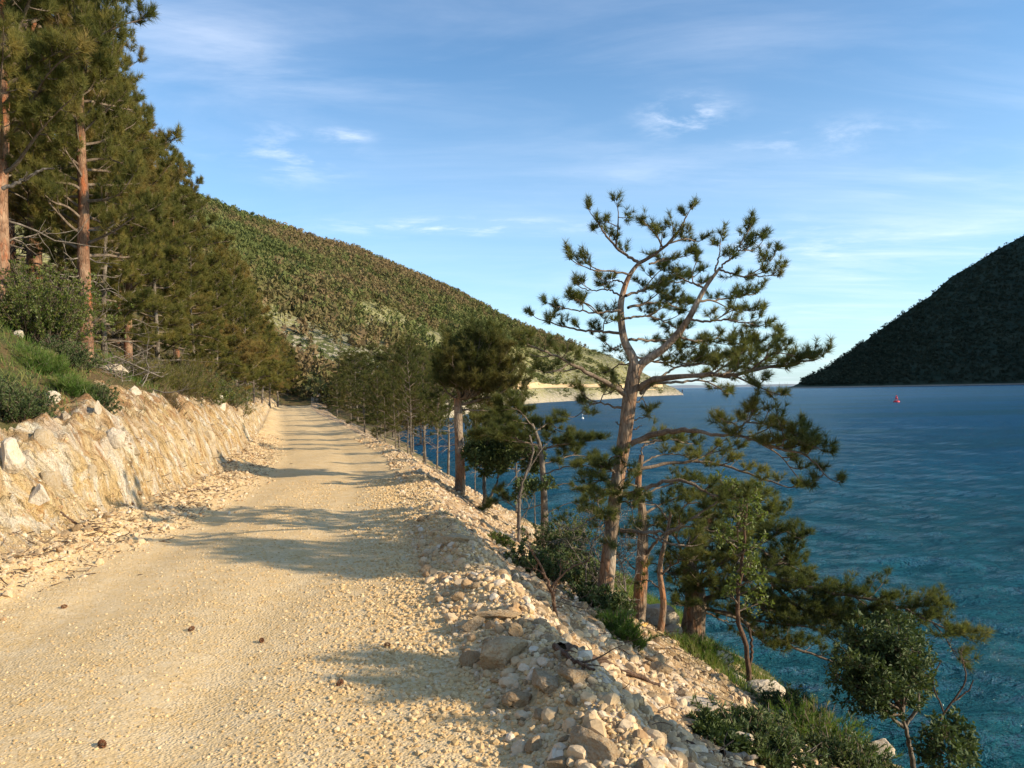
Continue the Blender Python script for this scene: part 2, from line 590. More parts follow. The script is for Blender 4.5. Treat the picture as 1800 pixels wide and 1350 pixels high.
# ------------------------------------------------------------------ materials
class Mat:
    def __init__(s, name, rough=.9, spec=.2):
        s.m = bpy.data.materials.new(name)
        s.m.use_nodes = True
        s.n, s.l = s.m.node_tree.nodes, s.m.node_tree.links
        s.b = s.n['Principled BSDF']
        s.out = s.n['Material Output']
        s.b.inputs['Roughness'].default_value = rough
        s.b.inputs['Specular IOR Level'].default_value = spec
        s._pos = None

    def pos(s):
        if s._pos is None:
            g = s.n.new('ShaderNodeNewGeometry')
            s._pos = g
        return s._pos.outputs['Position']

    def objpos(s):
        t = s.n.new('ShaderNodeTexCoord')
        return t.outputs['Object']

    def mapv(s, v, scale=(1, 1, 1), rot=(0, 0, 0), loc=(0, 0, 0)):
        m = s.n.new('ShaderNodeMapping')
        m.inputs['Scale'].default_value = scale
        m.inputs['Rotation'].default_value = rot
        m.inputs['Location'].default_value = loc
        s.l.new(v, m.inputs[0])
        return m.outputs[0]

    def noise(s, v, scale, detail=4, rough=.55, dist=0.0, lo=None, hi=None):
        n = s.n.new('ShaderNodeTexNoise')
        n.inputs['Scale'].default_value = scale
        n.inputs['Detail'].default_value = detail
        n.inputs['Roughness'].default_value = rough
        n.inputs['Distortion'].default_value = dist
        s.l.new(v, n.inputs['Vector'])
        if lo is None:
            return n.outputs[0]
        return s.rng(n.outputs[0], lo, hi)

    def voro(s, v, scale, feature='F1', out=0, rand=1.0):
        n = s.n.new('ShaderNodeTexVoronoi')
        n.feature = feature
        n.inputs['Scale'].default_value = scale
        n.inputs['Randomness'].default_value = rand
        s.l.new(v, n.inputs['Vector'])
        return n.outputs[out]

    def rng(s, v, lo, hi, a=0.0, b=1.0):
        m = s.n.new('ShaderNodeMapRange')
        m.inputs[1].default_value = lo
        m.inputs[2].default_value = hi
        m.inputs[3].default_value = a
        m.inputs[4].default_value = b
        s.l.new(v, m.inputs[0])
        return m.outputs[0]

    def math(s, op, a, b=None):
        m = s.n.new('ShaderNodeMath')
        m.operation = op
        for i, v in enumerate((a, b)):
            if v is None:
                continue
            if isinstance(v, (int, float)):
                m.inputs[i].default_value = v
            else:
                s.l.new(v, m.inputs[i])
        return m.outputs[0]

    def mix(s, f, a, b, blend='MIX'):
        m = s.n.new('ShaderNodeMix')
        m.data_type = 'RGBA'
        m.blend_type = blend
        for i, v in ((0, f), (6, a), (7, b)):
            if isinstance(v, (int, float)):
                m.inputs[i].default_value = v
            elif isinstance(v, tuple):
                m.inputs[i].default_value = v if len(v) == 4 else v + (1,)
            else:
                s.l.new(v, m.inputs[i])
        return m.outputs[2]

    def attr(s, name):
        a = s.n.new('ShaderNodeAttribute')
        a.attribute_name = name
        return a.outputs['Fac']

    def objrand(s):
        return s.n.new('ShaderNodeObjectInfo').outputs['Random']

    def color(s, c):
        if isinstance(c, tuple):
            s.b.inputs['Base Color'].default_value = c if len(c) == 4 else c + (1,)
        else:
            s.l.new(c, s.b.inputs['Base Color'])
        return s

    def bump(s, h, dist=.01, strength=1.0):
        b = s.n.new('ShaderNodeBump')
        b.inputs['Distance'].default_value = dist
        b.inputs['Strength'].default_value = strength
        s.l.new(h, b.inputs['Height'])
        if s.b.inputs['Normal'].is_linked:
            prev = s.b.inputs['Normal'].links[0].from_socket
            s.l.new(prev, b.inputs['Normal'])
        s.l.new(b.outputs[0], s.b.inputs['Normal'])
        return s

    def translucent(s, fac, col):
        t = s.n.new('ShaderNodeBsdfTranslucent')
        if isinstance(col, tuple):
            t.inputs[0].default_value = col + (1,)
        else:
            s.l.new(col, t.inputs[0])
        mx = s.n.new('ShaderNodeMixShader')
        mx.inputs[0].default_value = fac
        s.l.new(s.b.outputs[0], mx.inputs[1])
        s.l.new(t.outputs[0], mx.inputs[2])
        s.l.new(mx.outputs[0], s.out.inputs['Surface'])
        return s


def foliage_mat(name, c0, c1, c2, trans=.30, rough=.65, spec=.15, objvar=.35, brown=None):
    m = Mat(name, rough, spec)
    f = m.attr('rnd')
    c = m.mix(m.rng(f, .15, .6), c0, c1)
    c = m.mix(m.rng(f, .62, .95), c, c2)
    if brown:
        nz = m.noise(m.pos(), .35, 3, .6, 0, .52, .66)
        c = m.mix(m.math('MULTIPLY', nz, .75), c, brown)
    c = m.mix(m.math('MULTIPLY', m.objrand(), objvar), c, m.mix(1.0, c, (.62, .62, .55), 'MULTIPLY'))
    m.color(c)
    m.translucent(trans, m.mix(1.0, c, (1.25, 1.3, .7), 'MULTIPLY'))
    return m.m


def bark_mat(name, dark, mid, light, red=None, sc=1.0, bd=.012):
    m = Mat(name, .9, .15)
    v = m.mapv(m.objpos(), (1, 1, .28))
    n1 = m.noise(v, 22 * sc, 5, .6, .4)
    n2 = m.voro(v, 26 * sc, 'DISTANCE_TO_EDGE')
    n3 = m.noise(m.objpos(), 3.5 * sc, 3)
    c = m.mix(m.rng(n1, .35, .65), dark, mid)
    c = m.mix(m.rng(n3, .45, .7), c, light)
    if red:
        c = m.mix(m.rng(m.noise(m.mapv(m.objpos(), (1, 1, .35), loc=(3, 1, 2)), 5 * sc, 4, .6), .52, .66), c, red)
    c = m.mix(m.rng(n2, 0, .10, .75, 0), c, m.mix(1.0, c, (.35, .3, .28), 'MULTIPLY'))
    m.color(c)
    m.bump(n2, bd * 1.4, .9)
    m.bump(n1, bd, .8)
    return m.m


M_needle = foliage_mat('pine_needles', (.064, .082, .030), (.130, .142, .046), (.235, .205, .066), .42)
M_needle_dark = foliage_mat('pine_needles_row', (.048, .064, .020), (.100, .112, .032), (.185, .165, .050), .32, brown=(.13, .095, .035))
M_needle_grove = foliage_mat('pine_needles_grove', (.075, .090, .026), (.175, .168, .046), (.320, .250, .075), .42, brown=(.34, .21, .085))
M_leaf = foliage_mat('evergreen_leaves', (.042, .068, .024), (.084, .115, .036), (.175, .190, .075), .22, .55, .25)
M_leaf_light = foliage_mat('young_leaves', (.090, .125, .028), (.150, .185, .042), (.240, .240, .070), .42, .45, .4)
M_grass = foliage_mat('grass_blades', (.070, .130, .022), (.125, .190, .036), (.270, .250, .090), .38, .6, .25, 0)
M_dryg = foliage_mat('dry_grass_blades', (.16, .11, .05), (.23, .17, .08), (.13, .13, .05), .3, .7, .2, 0)
M_wood = bark_mat('pine_twig_bark', (.10, .075, .055), (.19, .145, .105), (.26, .21, .16), None, 2, .004)
M_bark = bark_mat('pine_bark', (.12, .085, .060), (.27, .205, .145), (.42, .345, .26), (.34, .16, .075))
M_bark_grey = bark_mat('grey_pine_bark', (.09, .075, .06), (.20, .165, .13), (.30, .26, .21), None, 1.0)
M_bark_red = bark_mat('reddish_pine_bark', (.12, .070, .045), (.27, .145, .085), (.38, .25, .16), (.36, .12, .05))
M_dead = bark_mat('dead_grey_wood', (.09, .075, .06), (.19, .16, .13), (.30, .26, .22), None, 2, .004)
M_deadbrown = bark_mat('dead_brown_wood', (.06, .04, .03), (.12, .075, .05), (.18, .11, .07), None, 2, .004)


def rock_mat(name, white, cream, ochre, oc=.5, sc=1.0, bd=.02):
    m = Mat(name, .92, .15)
    p = m.objpos()
    a = m.noise(p, 2.5 * sc, 5, .6)
    b = m.noise(p, 9 * sc, 5, .65)
    g = m.noise(p, 40 * sc, 3, .6)
    c = m.mix(m.rng(a, .35, .65), white, cream)
    c = m.mix(m.math('MULTIPLY', m.rng(b, oc, oc + .18), .7), c, ochre)
    c = m.mix(m.rng(m.objrand(), 0, 1, 0, .45), c, m.mix(1.0, c, (.72, .62, .50), 'MULTIPLY'))
    c = m.mix(m.rng(g, .35, .6, .35, 0), c, m.mix(1.0, c, (.6, .52, .44), 'MULTIPLY'))
    m.color(c)
    m.bump(b, bd, .8)
    m.bump(g, bd * .25, .7)
    return m.m


M_rock = rock_mat('limestone', (.60, .48, .32), (.52, .38, .22), (.42, .23, .09), .47, bd=.03)
M_rock_bank = rock_mat('bank_limestone', (.72, .62, .46), (.68, .54, .34), (.50, .30, .12), .50, 1.6, .05)
M_rock_shore = rock_mat('shore_limestone', (.66, .60, .50), (.58, .50, .38), (.50, .27, .09), .55)


def stone_scatter_mat(name, cols):
    m = Mat(name, .92, .15)
    f = m.attr('rnd')
    c = m.mix(m.rng(f, .0, .35), cols[0], cols[1])
    c = m.mix(m.rng(f, .35, .7), c, cols[2])
    c = m.mix(m.rng(f, .85, 1.0), c, cols[3])
    g = m.noise(m.pos(), 60, 4, .65)
    c = m.mix(m.rng(g, .35, .6, .4, 0), c, m.mix(1.0, c, (.62, .52, .42), 'MULTIPLY'))
    m.color(c)
    m.bump(g, .004, .7)
    return m.m


M_pebble = stone_scatter_mat('road_pebbles', [(.44, .30, .14), (.57, .40, .20), (.62, .46, .25), (.68, .56, .37)])
M_stone = stone_scatter_mat('rubble_stones', [(.36, .23, .12), (.52, .38, .22), (.58, .45, .29), (.66, .57, .44)])


def ground_road():
    m = Mat('packed_gravel', .95, .1)
    p = m.pos()
    big = m.noise(p, .55, 4, .6)
    mid = m.noise(p, 4, 5, .65)
    st = m.voro(p, 55, 'F1', 1)
    st2 = m.voro(p, 55, 'F1', 0)
    fine = m.noise(p, 130, 4, .7)
    sv = m.n.new('ShaderNodeSeparateColor')
    m.l.new(st, sv.inputs[0])
    c = m.mix(m.rng(big, .35, .65), (.60, .41, .185), (.66, .47, .235))
    c = m.mix(m.rng(mid, .4, .7), c, (.70, .54, .32))
    c = m.mix(m.rng(sv.outputs[0], .55, 1.0, 0, .6), c, (.70, .57, .38))
    c = m.mix(m.rng(sv.outputs[1], .75, 1.0, 0, .55), c, (.40, .27, .13))
    c = m.mix(m.rng(fine, .30, .50, .35, 0), c, (.36, .25, .12))
    m.color(c)
    dust = m.noise(m.mapv(p, (1, .35, 1), (0, 0, R(13))), 1.1, 4, .6, 0, .35, .62)
    m.bump(m.math('MULTIPLY', m.rng(st2, 0, .6, 1, 0), m.math('ADD', m.math('MULTIPLY', dust, .9), .25)), .009, .8)
    m.bump(m.noise(p, 9, 6, .7), .022, .5)
    m.bump(fine, .004, .8)
    return m.m


def ground_slope():
    m = Mat('rubble_soil', .95, .1)
    p = m.pos()
    sp = m.n.new('ShaderNodeSeparateXYZ')
    m.l.new(p, sp.inputs[0])
    v1 = m.voro(p, 9, 'F1', 0)
    v1c = m.voro(p, 9, 'F1', 1)
    v2 = m.voro(p, 26, 'F1', 0)
    v2c = m.voro(p, 26, 'F1', 1)
    mid = m.noise(p, 1.6, 5, .6)
    s1 = m.n.new('ShaderNodeSeparateColor')
    m.l.new(v1c, s1.inputs[0])
    s2 = m.n.new('ShaderNodeSeparateColor')
    m.l.new(v2c, s2.inputs[0])
    c = m.mix(m.rng(mid, .38, .62), (.24, .15, .08), (.42, .29, .16))
    c = m.mix(m.rng(s1.outputs[0], .4, 1.0, 0, .7), c, (.64, .55, .42))
    c = m.mix(m.rng(s2.outputs[1], .6, 1.0, 0, .6), c, (.36, .22, .11))
    # the foot of the slope is grown over
    green = m.math('MULTIPLY', m.rng(sp.outputs[2], -.95, -1.7), m.rng(m.noise(p, 1.3, 4, .6), .38, .55))
    c = m.mix(green, c, (.075, .080, .030))
    m.color(c)
    m.bump(m.rng(v1, 0, .7, 1, 0), .05, .8)
    m.bump(m.rng(v2, 0, .7, 1, 0), .016, .8)
    m.bump(m.noise(p, 60, 4, .7), .006, .8)
    return m.m


def ground_bank():
    m = Mat('cut_limestone_face', .93, .12)
    p = m.pos()
    warp = m.noise(p, 1.2, 3, .5)
    st = m.mapv(p, (.9, 1.6, .55), (R(18), R(-22), 0))
    strata = m.noise(st, 2.1, 6, .62, 1.2)
    st2 = m.noise(m.mapv(p, (1, 2.6, .7), (R(25), R(-20), 0), (4, 2, 1)), 3.2, 6, .65, .8)
    crack = m.voro(m.mapv(p, (1, 1.4, .8), (R(20), R(-15), R(10))), 5.5, 'DISTANCE_TO_EDGE')
    crack2 = m.voro(m.mapv(p, (1, 1.2, 1)), 17, 'DISTANCE_TO_EDGE')
    fine = m.noise(p, 45, 5, .7)
    c = m.mix(m.rng(strata, .38, .58), (.64, .45, .21), (.72, .58, .37))
    c = m.mix(m.rng(strata, .51, .62), c, (.78, .70, .55))
    c = m.mix(m.rng(st2, .54, .66, 0, .85), c, (.42, .21, .075))
    c = m.mix(m.rng(warp, .60, .72, 0, .6), c, (.56, .33, .10))
    gap = m.noise(m.mapv(p, (1.5, 3.2, .55), (R(24), R(-20), 0), (9, 1, 4)), 4.2, 5, .7, 1.0)
    c = m.mix(m.math('MULTIPLY', m.rng(m.math('ABSOLUTE', m.math('SUBTRACT', gap, .5)), .0, .018, .8, 0), m.rng(warp, .4, .6)), c, (.24, .13, .05))
    blot = m.noise(m.mapv(p, (1, 1.4, .8), (R(20), R(-18), 0), (2, 8, 3)), 1.9, 6, .68, .6)
    c = m.mix(m.rng(blot, .56, .66, 0, .8), c, (.33, .17, .07))
    c = m.mix(m.rng(blot, .38, .46, .85, 0), c, (.80, .72, .57))
    sz = m.n.new('ShaderNodeSeparateXYZ')
    m.l.new(p, sz.inputs[0])
    soil = m.math('MULTIPLY', m.rng(sz.outputs[2], .75, 1.55), m.noise(m.mapv(p, (1.2, 2.2, .7), (R(20), R(-20), 0), (7, 3, 1)), 2.6, 6, .7, .5, .44, .56))
    c = m.mix(m.math('MULTIPLY', soil, .85), c, (.36, .19, .085))
    foot = m.math('MULTIPLY', m.rng(sz.outputs[2], .32, .08), m.noise(p, 5, 5, .7, 0, .40, .58))
    c = m.mix(m.math('MULTIPLY', foot, .8), c, (.34, .21, .11))
    c = m.mix(m.rng(fine, .32, .52, .4, 0), c, (.38, .24, .11))
    m.color(c)
    fac1 = m.voro(m.mapv(p, (.8, 1.5, .8), (R(24), R(-20), R(8))), 3.4, 'F1', 0)
    fac2 = m.voro(m.mapv(p, (1, 1.4, .8), (R(30), R(-10), 0)), 9, 'F1', 0)
    m.bump(fac1, .26, .8)
    m.bump(fac2, .09, .8)
    m.bump(blot, .18, .9)
    m.bump(gap, .12, .8)
    m.bump(strata, .16, .8)
    m.bump(m.rng(crack2, 0, .2), .012, .5)
    m.bump(m.noise(p, 11, 6, .75), .05, .9)
    m.bump(fine, .012, .9)
    return m.m


def ground_wood():
    m = Mat('grassy_forest_floor', .95, .1)
    p = m.pos()
    a = m.noise(p, .9, 5, .6)
    b = m.noise(p, 5, 5, .65)
    c = m.mix(m.rng(a, .40, .60), (.075, .085, .030), (.15, .10, .050))
    c = m.mix(m.rng(b, .52, .70), c, (.23, .13, .06))
    c = m.mix(m.noise(p, 30, 4, .7, 0, .45, .7), c, (.045, .045, .02))
    m.color(c)
    m.bump(b, .08, .8)
    m.bump(m.noise(p, 40, 4, .7), .02, .8)
    return m.m


def ground_hill():
    m = Mat('scrub_hillside', .95, .1)
    p = m.pos()
    sp = m.n.new('ShaderNodeSeparateXYZ')
    m.l.new(p, sp.inputs[0])
    a = m.noise(p, .018, 5, .6)
    b = m.noise(p, .22, 5, .7)
    v = m.noise(p, .9, 4, .7)
    c = m.mix(m.rng(b, .42, .60), (.070, .085, .030), (.15, .15, .060))
    c = m.mix(m.rng(a, .44, .56), c, (.27, .255, .09))
    rk = m.rng(v, .50, .57)
    c = m.mix(m.math('MULTIPLY', rk, m.rng(sp.outputs[2], 40, 5, .12, .75)), c, (.46, .40, .31))
    # bare pale shore rock near the water
    c = m.mix(m.math('MULTIPLY', m.rng(sp.outputs[2], 1.6, -1.9, 0, 1), m.rng(m.noise(p, 1.1, 5, .75), .36, .56)), c, (.54, .46, .35))
    m.color(c)
    m.bump(v, 1.2, .8)
    m.bump(b, 3.0, .6)
    return m.m


M_road, M_slope, M_bank, M_floor, M_hill = ground_road(), ground_slope(), ground_bank(), ground_wood(), ground_hill()

# ------------------------------------------------------------------ near ground
ys = [np.arange(-14, 1.2, .5)]
y = 1.2
g = []
while y < 122:
    g.append(y)
    y *= 1.0062
ys = np.concatenate([ys[0], np.array(g)])
v_in = np.concatenate([-np.geomspace(.05, 75, 90)[::-1] - 1.75, np.linspace(-1.75, 0, 58)[1:]])      # left of the bank foot outwards
v_mid = np.linspace(0, 1, 120)[1:-1]                                                                # across the road
v_out = np.concatenate([np.linspace(0, 1.4, 52), 1.4 + np.geomspace(.035, 60, 82)])
Yg = ys[:, None]
Xg = np.concatenate([XL(Yg) + v_in[None], XL(Yg) * (1 - v_mid[None]) + XE(Yg) * v_mid[None], XE(Yg) + v_out[None]], 1)
Yg = np.broadcast_to(Yg, Xg.shape)
Zg = T(Xg, Yg)
nr, nc = Xg.shape
Vg = np.stack([Xg, Yg, Zg], -1).reshape(-1, 3)
ii = np.arange(nr * nc).reshape(nr, nc)
quads = np.stack([ii[:-1, :-1], ii[:-1, 1:], ii[1:, 1:], ii[1:, :-1]], -1)
nL, nM = len(v_in), len(v_mid)
cc = np.arange(nc - 1)
cx = (Xg[:-1, :-1] + Xg[1:, 1:]) / 2
cy = (Yg[:-1, :-1] + Yg[1:, 1:]) / 2
e_c = XL(cy) - cx
zone = np.zeros(cx.shape, int)                               # 0 road 1 bank 2 slope 3 forest floor
zone[:, :] = np.where(cc[None] >= nL + nM - 2, 2, 0)
lim = 1.28 + .30 * fbm(cy * .8, cx * 0, 31, 3) + .35 * vn(cy * 2.7, cx * 1.5, 7)
zone = np.where(e_c > -.04, 1, zone)
zone = np.where(e_c > lim, 3, zone)
zone = np.where((cy > 101) & (zone < 2), 3, zone)
zone = np.where((cy > 70) & (zone == 2) & (cx - XE(cy) > 2), 3, zone)
names = {0: ('gravel_road', M_road), 1: ('rocky_bank', M_bank), 2: ('rubble_slope', M_slope), 3: ('forest_floor', M_floor)}
for zi, (nm, mt) in names.items():
    q = quads[zone == zi]
    used, inv = np.unique(q, return_inverse=True)
    o = mk(nm, Vg[used], inv.reshape(q.shape), mt, True)
    setp(o, kind='structure')

# ------------------------------------------------------------------ far ground
rows = np.concatenate([np.linspace(116, 470, 230), np.linspace(475, 760, 40)])
us = np.concatenate([np.linspace(-1.6, -.45, 60), np.linspace(-.445, .24, 300)])
Yf = rows[:, None]
Xf = us[None] * Yf
Yf = np.broadcast_to(Yf, Xf.shape)
Zf = T(Xf, Yf, False) - .25 * sst(130, 118, Yf)
n1, n2 = Xf.shape
ii = np.arange(n1 * n2).reshape(n1, n2)
q = np.stack([ii[:-1, :-1], ii[:-1, 1:], ii[1:, 1:], ii[1:, :-1]], -1).reshape(-1, 4)
o = mk('wooded_hillside', np.stack([Xf, Yf, Zf], -1).reshape(-1, 3), q, M_hill, True)
setp(o, kind='structure')


def strip_on(fn, name, u_a, u_b, lvl, wid, mat):
    """a track cut into the far headland, following a level line"""
    V, F = [], []
    us_ = np.linspace(u_a, u_b, 90)
    for k, u in enumerate(us_):
        Dv = np.linspace(np.interp(u, UU, DS) + 1, np.interp(u, UU, DR), 400)
        zz = T(u * Dv, Dv, False)
        L = lvl(u)
        j = int(np.argmax(zz > L))
        for s in (-.35, .15, .65):
            Dd = Dv[j] + s * wid
            V.append((u * Dd, Dd, float(T(np.array(u * Dd), np.array(Dd), False)) + .12))
        if k:
            b = (k - 1) * 3
            F += [(b, b + 3, b + 4, b + 1), (b + 1, b + 4, b + 5, b + 2)]
    o = mk(name, np.array(V), np.array(F), mat, True)
    setp(o, kind='structure')


mt = Mat('far_track_earth', .95, .1)
mt.color(mt.mix(mt.noise(mt.pos(), .4, 4, .6, 0, .35, .65), (.56, .37, .18), (.66, .50, .30)))
strip_on(T, 'headland_road', .0, .196, lambda u: 2.6 - .6 * sst(.12, .2, u), 11, mt.m)

# ------------------------------------------------------------------ the dark hill across the water
EU = np.array([.30, .366, .407, .465, .509, .547, .575, .601, .63, .667, .80, 1.0, 1.3, 1.7, 2.2])
EZ = np.array([-.01, -.0005, .0200, .0600, .0895, .1145, .1385, .1525, .170, .189, .28, .44, .55, .55, .45])  # past the right edge the unseen ridge is raised to shade the visible face
ru = np.concatenate([np.linspace(.355, .70, 220), np.linspace(.705, 2.2, 120)])
tv = np.concatenate([np.linspace(-.15, 0, 6)[:-1], np.linspace(0, 1, 120), np.linspace(1.02, 1.8, 18)])
U2, T2 = np.meshgrid(ru, tv)
Ds2 = 1250 - 120 * sst(.37, .9, U2) - 470 * sst(.70, 1.05, U2) + 12 * fbm(U2 * 30, U2 * 0, 2, 3)  # unseen shore pulled nearer so the raised ridge blocks the sun
Dr2 = Ds2 + 60 + 620 * sst(.366, .75, U2)
e2 = np.interp(U2, EU, EZ)
zr2 = 1.6 + e2 * Dr2
Dd2 = Ds2 + (Dr2 - Ds2) * T2
prof = np.clip(T2, 0, 1)
Z2 = -2.6 + (zr2 + 2.6) * prof
X2 = U2 * Dd2
amp = np.clip(prof * 6, 0, 1) * sst(.366, .45, U2)
Z2 = Z2 + amp * (1 - sst(.85, 1.0, T2)) * (16 * fbm(X2 / 150, Dd2 / 170, 5, 4) + 6 * fbm(X2 / 30, Dd2 / 30, 6, 3))
Z2 = Z2 + amp * sst(.5, 1, T2) * 2.0 * fbm(X2 / 9, Dd2 / 9, 9, 2)
Z2 = np.where(T2 > 1, zr2 - (Dd2 - Dr2) * .4, Z2)
Z2 = np.where(T2 < 0, -2.6 + T2 * 60, Z2)


def hill2_z(x, y):
    pass


n1, n2 = X2.shape
ii = np.arange(n1 * n2).reshape(n1, n2)
q = np.stack([ii[:-1, :-1], ii[:-1, 1:], ii[1:, 1:], ii[1:, :-1]], -1).reshape(-1, 4)
m = Mat('shade_toned_forest_hill', .95, .1)
p = m.pos()
c = m.mix(m.noise(p, .03, 5, .6, 0, .4, .65), (.026, .042, .028), (.050, .062, .040))  # forest greens darkened and blued, the hill's shade put into the colour
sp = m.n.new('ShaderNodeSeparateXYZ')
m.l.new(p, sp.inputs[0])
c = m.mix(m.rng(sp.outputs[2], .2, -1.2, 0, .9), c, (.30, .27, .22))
m.color(c)
m.bump(m.noise(p, .12, 5, .7), 6, .8)
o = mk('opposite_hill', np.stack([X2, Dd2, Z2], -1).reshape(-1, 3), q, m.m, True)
setp(o, kind='structure')

# low point of land at the right edge, nearer than the hill
V, F = [], []
xs = np.linspace(-60, 90, 60)
yy = np.linspace(-14, 26, 16)
X3, Y3 = np.meshgrid(xs, yy)
hgt = 3.4 * np.clip(1 - ((X3 - 40) / 52) ** 2, 0, 1) ** .5 * np.clip(1 - (Y3 / 14) ** 2, 0, 1) ** .5
Z3 = -3.3 + hgt * (1 + .5 * fbm(X3 / 4, Y3 / 4, 4, 3)) + .4 * fbm(X3 / 2, Y3 / 2, 5, 2)
c3 = P(1800, 686, 330)
n1, n2 = X3.shape
ii = np.arange(n1 * n2).reshape(n1, n2)
q = np.stack([ii[:-1, :-1], ii[:-1, 1:], ii[1:, 1:], ii[1:, :-1]], -1).reshape(-1, 4)
m = Mat('low_spit_scrub', .95, .1)
sp = m.n.new('ShaderNodeSeparateXYZ')
m.l.new(m.pos(), sp.inputs[0])
m.color(m.mix(m.rng(sp.outputs[2], -2.2, -1.2), (.20, .19, .17), (.035, .05, .02)))
m.bump(m.noise(m.pos(), 1.2, 4, .7), .8, .8)
o = mk('low_spit', np.stack([X3 + c3[0] + 25, Y3 + 330, Z3], -1).reshape(-1, 3), q, m.m, True)
setp(o, kind='structure')

# faint far coast on the horizon
xs = np.linspace(200, 9000, 120)
hh = 70 * np.abs(fbm(xs / 1400, xs * 0, 3, 4)) + 25
V = np.concatenate([np.stack([xs, 11000 + xs * 0, -30 + xs * 0], 1), np.stack([xs, 11300 + xs * 0, hh], 1), np.stack([xs, 12500 + xs * 0, -30 + xs * 0], 1)])
i = np.arange(len(xs) - 1)
q = np.concatenate([np.stack([i, i + 1, i + 121, i + 120], 1), np.stack([i + 120, i + 121, i + 241, i + 240], 1)])
m = Mat('far_coast_haze', .95, .1)
m.color(m.mix(m.noise(m.pos(), .002, 4, .6), (.20, .24, .28), (.28, .30, .32)))  # pale blue grey stands in for the haze over the far land
o = mk('far_coast', V, q, m.m, True)
setp(o, kind='structure')

# ------------------------------------------------------------------ sea
yr = [3.0]
while yr[-1] < 14000:
    yr.append(yr[-1] * (1.0105 if yr[-1] < 200 else 1.03))
yr = np.array(yr)
us = np.concatenate([np.linspace(-1.3, -.32, 40), np.linspace(-.31, .95, 330), np.linspace(.97, 2.2, 50)])
Yw = yr[:, None]
Xw = us[None] * (Yw + 4)
Yw = np.broadcast_to(Yw, Xw.shape).copy()
Zw = np.zeros_like(Xw)
sp_y = np.gradient(yr)[:, None]
wr = np.random.default_rng(3)
main = R(62)            # wave travel direction measured from +X
for k in range(46):
    lam = .30 * 1.115 ** k * .9
    if lam > 14:
        break
    th = main + wr.normal(0, .55)
    kx, ky = 2 * math.pi / lam * math.cos(th), 2 * math.pi / lam * math.sin(th)
    amp = .0092 * lam ** .85 * (1 if lam < 2.2 else (2.2 / lam) ** 1.25)
    ph = wr.random() * 6.28
    res = np.clip((lam / np.maximum(sp_y, .004 * Yw) - 2.2) / 3, 0, 1)
    warp = .6 * vn(Xw / (lam * 3.3), Yw / (lam * 3.3), k)
    s = np.sin(kx * Xw + ky * Yw + ph + 2.2 * warp)
    Zw += amp * res * (s + .28 * (np.abs(s) ** 2 - .5)) * (.7 + .8 * np.clip(vn(Xw / (lam * 5), Yw / (lam * 5), 40 + k) + .4, 0, 1))
n1, n2 = Xw.shape
ii = np.arange(n1 * n2).reshape(n1, n2)
q = np.stack([ii[:-1, :-1], ii[:-1, 1:], ii[1:, 1:], ii[1:, :-1]], -1).reshape(-1, 4)
m = Mat('sea_water', .07, .5)
m.b.inputs['IOR'].default_value = 1.33
p = m.pos()
dist = m.n.new('ShaderNodeVectorMath')
dist.operation = 'LENGTH'
m.l.new(p, dist.inputs[0])
shal = m.rng(dist.outputs['Value'], 7, 60)
c = m.mix(shal, (.013, .092, .112), (.010, .072, .150))
patch = m.noise(m.mapv(p, (.35, 1, 1), (0, 0, R(-20))), .05, 4, .6, 0, .42, .62)
c = m.mix(m.math('MULTIPLY', patch, .6), c, (.010, .060, .082))
m.color(c)
w1 = m.noise(m.mapv(p, (.6, 1, 1), (0, 0, R(-28))), 6.0, 5, .65, .4)
w2 = m.noise(m.mapv(p, (.6, 1, 1), (0, 0, R(-22))), 1.7, 6, .68, .5)
w3 = m.noise(m.mapv(p, (.5, 1, 1), (0, 0, R(-15))), .35, 6, .66, .4)
m.bump(w3, .8, .8)
m.bump(w2, .42, 1.0)
m.bump(w1, .10, 1.0)
m.b.inputs['Roughness'].default_value = .6
m.b.inputs['Specular IOR Level'].default_value = 0.0
nrm = m.b.inputs['Normal'].links[0].from_socket
gl = m.n.new('ShaderNodeBsdfGlossy')
m.l.new(m.rng(dist.outputs['Value'], 10, 300, .07, .22), gl.inputs['Roughness'])
m.l.new(nrm, gl.inputs['Normal'])
fr = m.n.new('ShaderNodeFresnel')
fr.inputs['IOR'].default_value = 1.33
m.l.new(nrm, fr.inputs['Normal'])
# wave faces hide one another at a flat angle, which caps the mirror share
fac = m.rng(fr.outputs[0], 0.0, 1.0, .0, .60)
mx = m.n.new('ShaderNodeMixShader')
m.l.new(fac, mx.inputs[0])
m.l.new(m.b.outputs[0], mx.inputs[1])
m.l.new(gl.outputs[0], mx.inputs[2])
m.l.new(mx.outputs[0], m.out.inputs['Surface'])
o = mk('sea', np.stack([Xw, Yw, Zw - 2.6], -1).reshape(-1, 3), q, m.m, True)
setp(o, kind='structure')


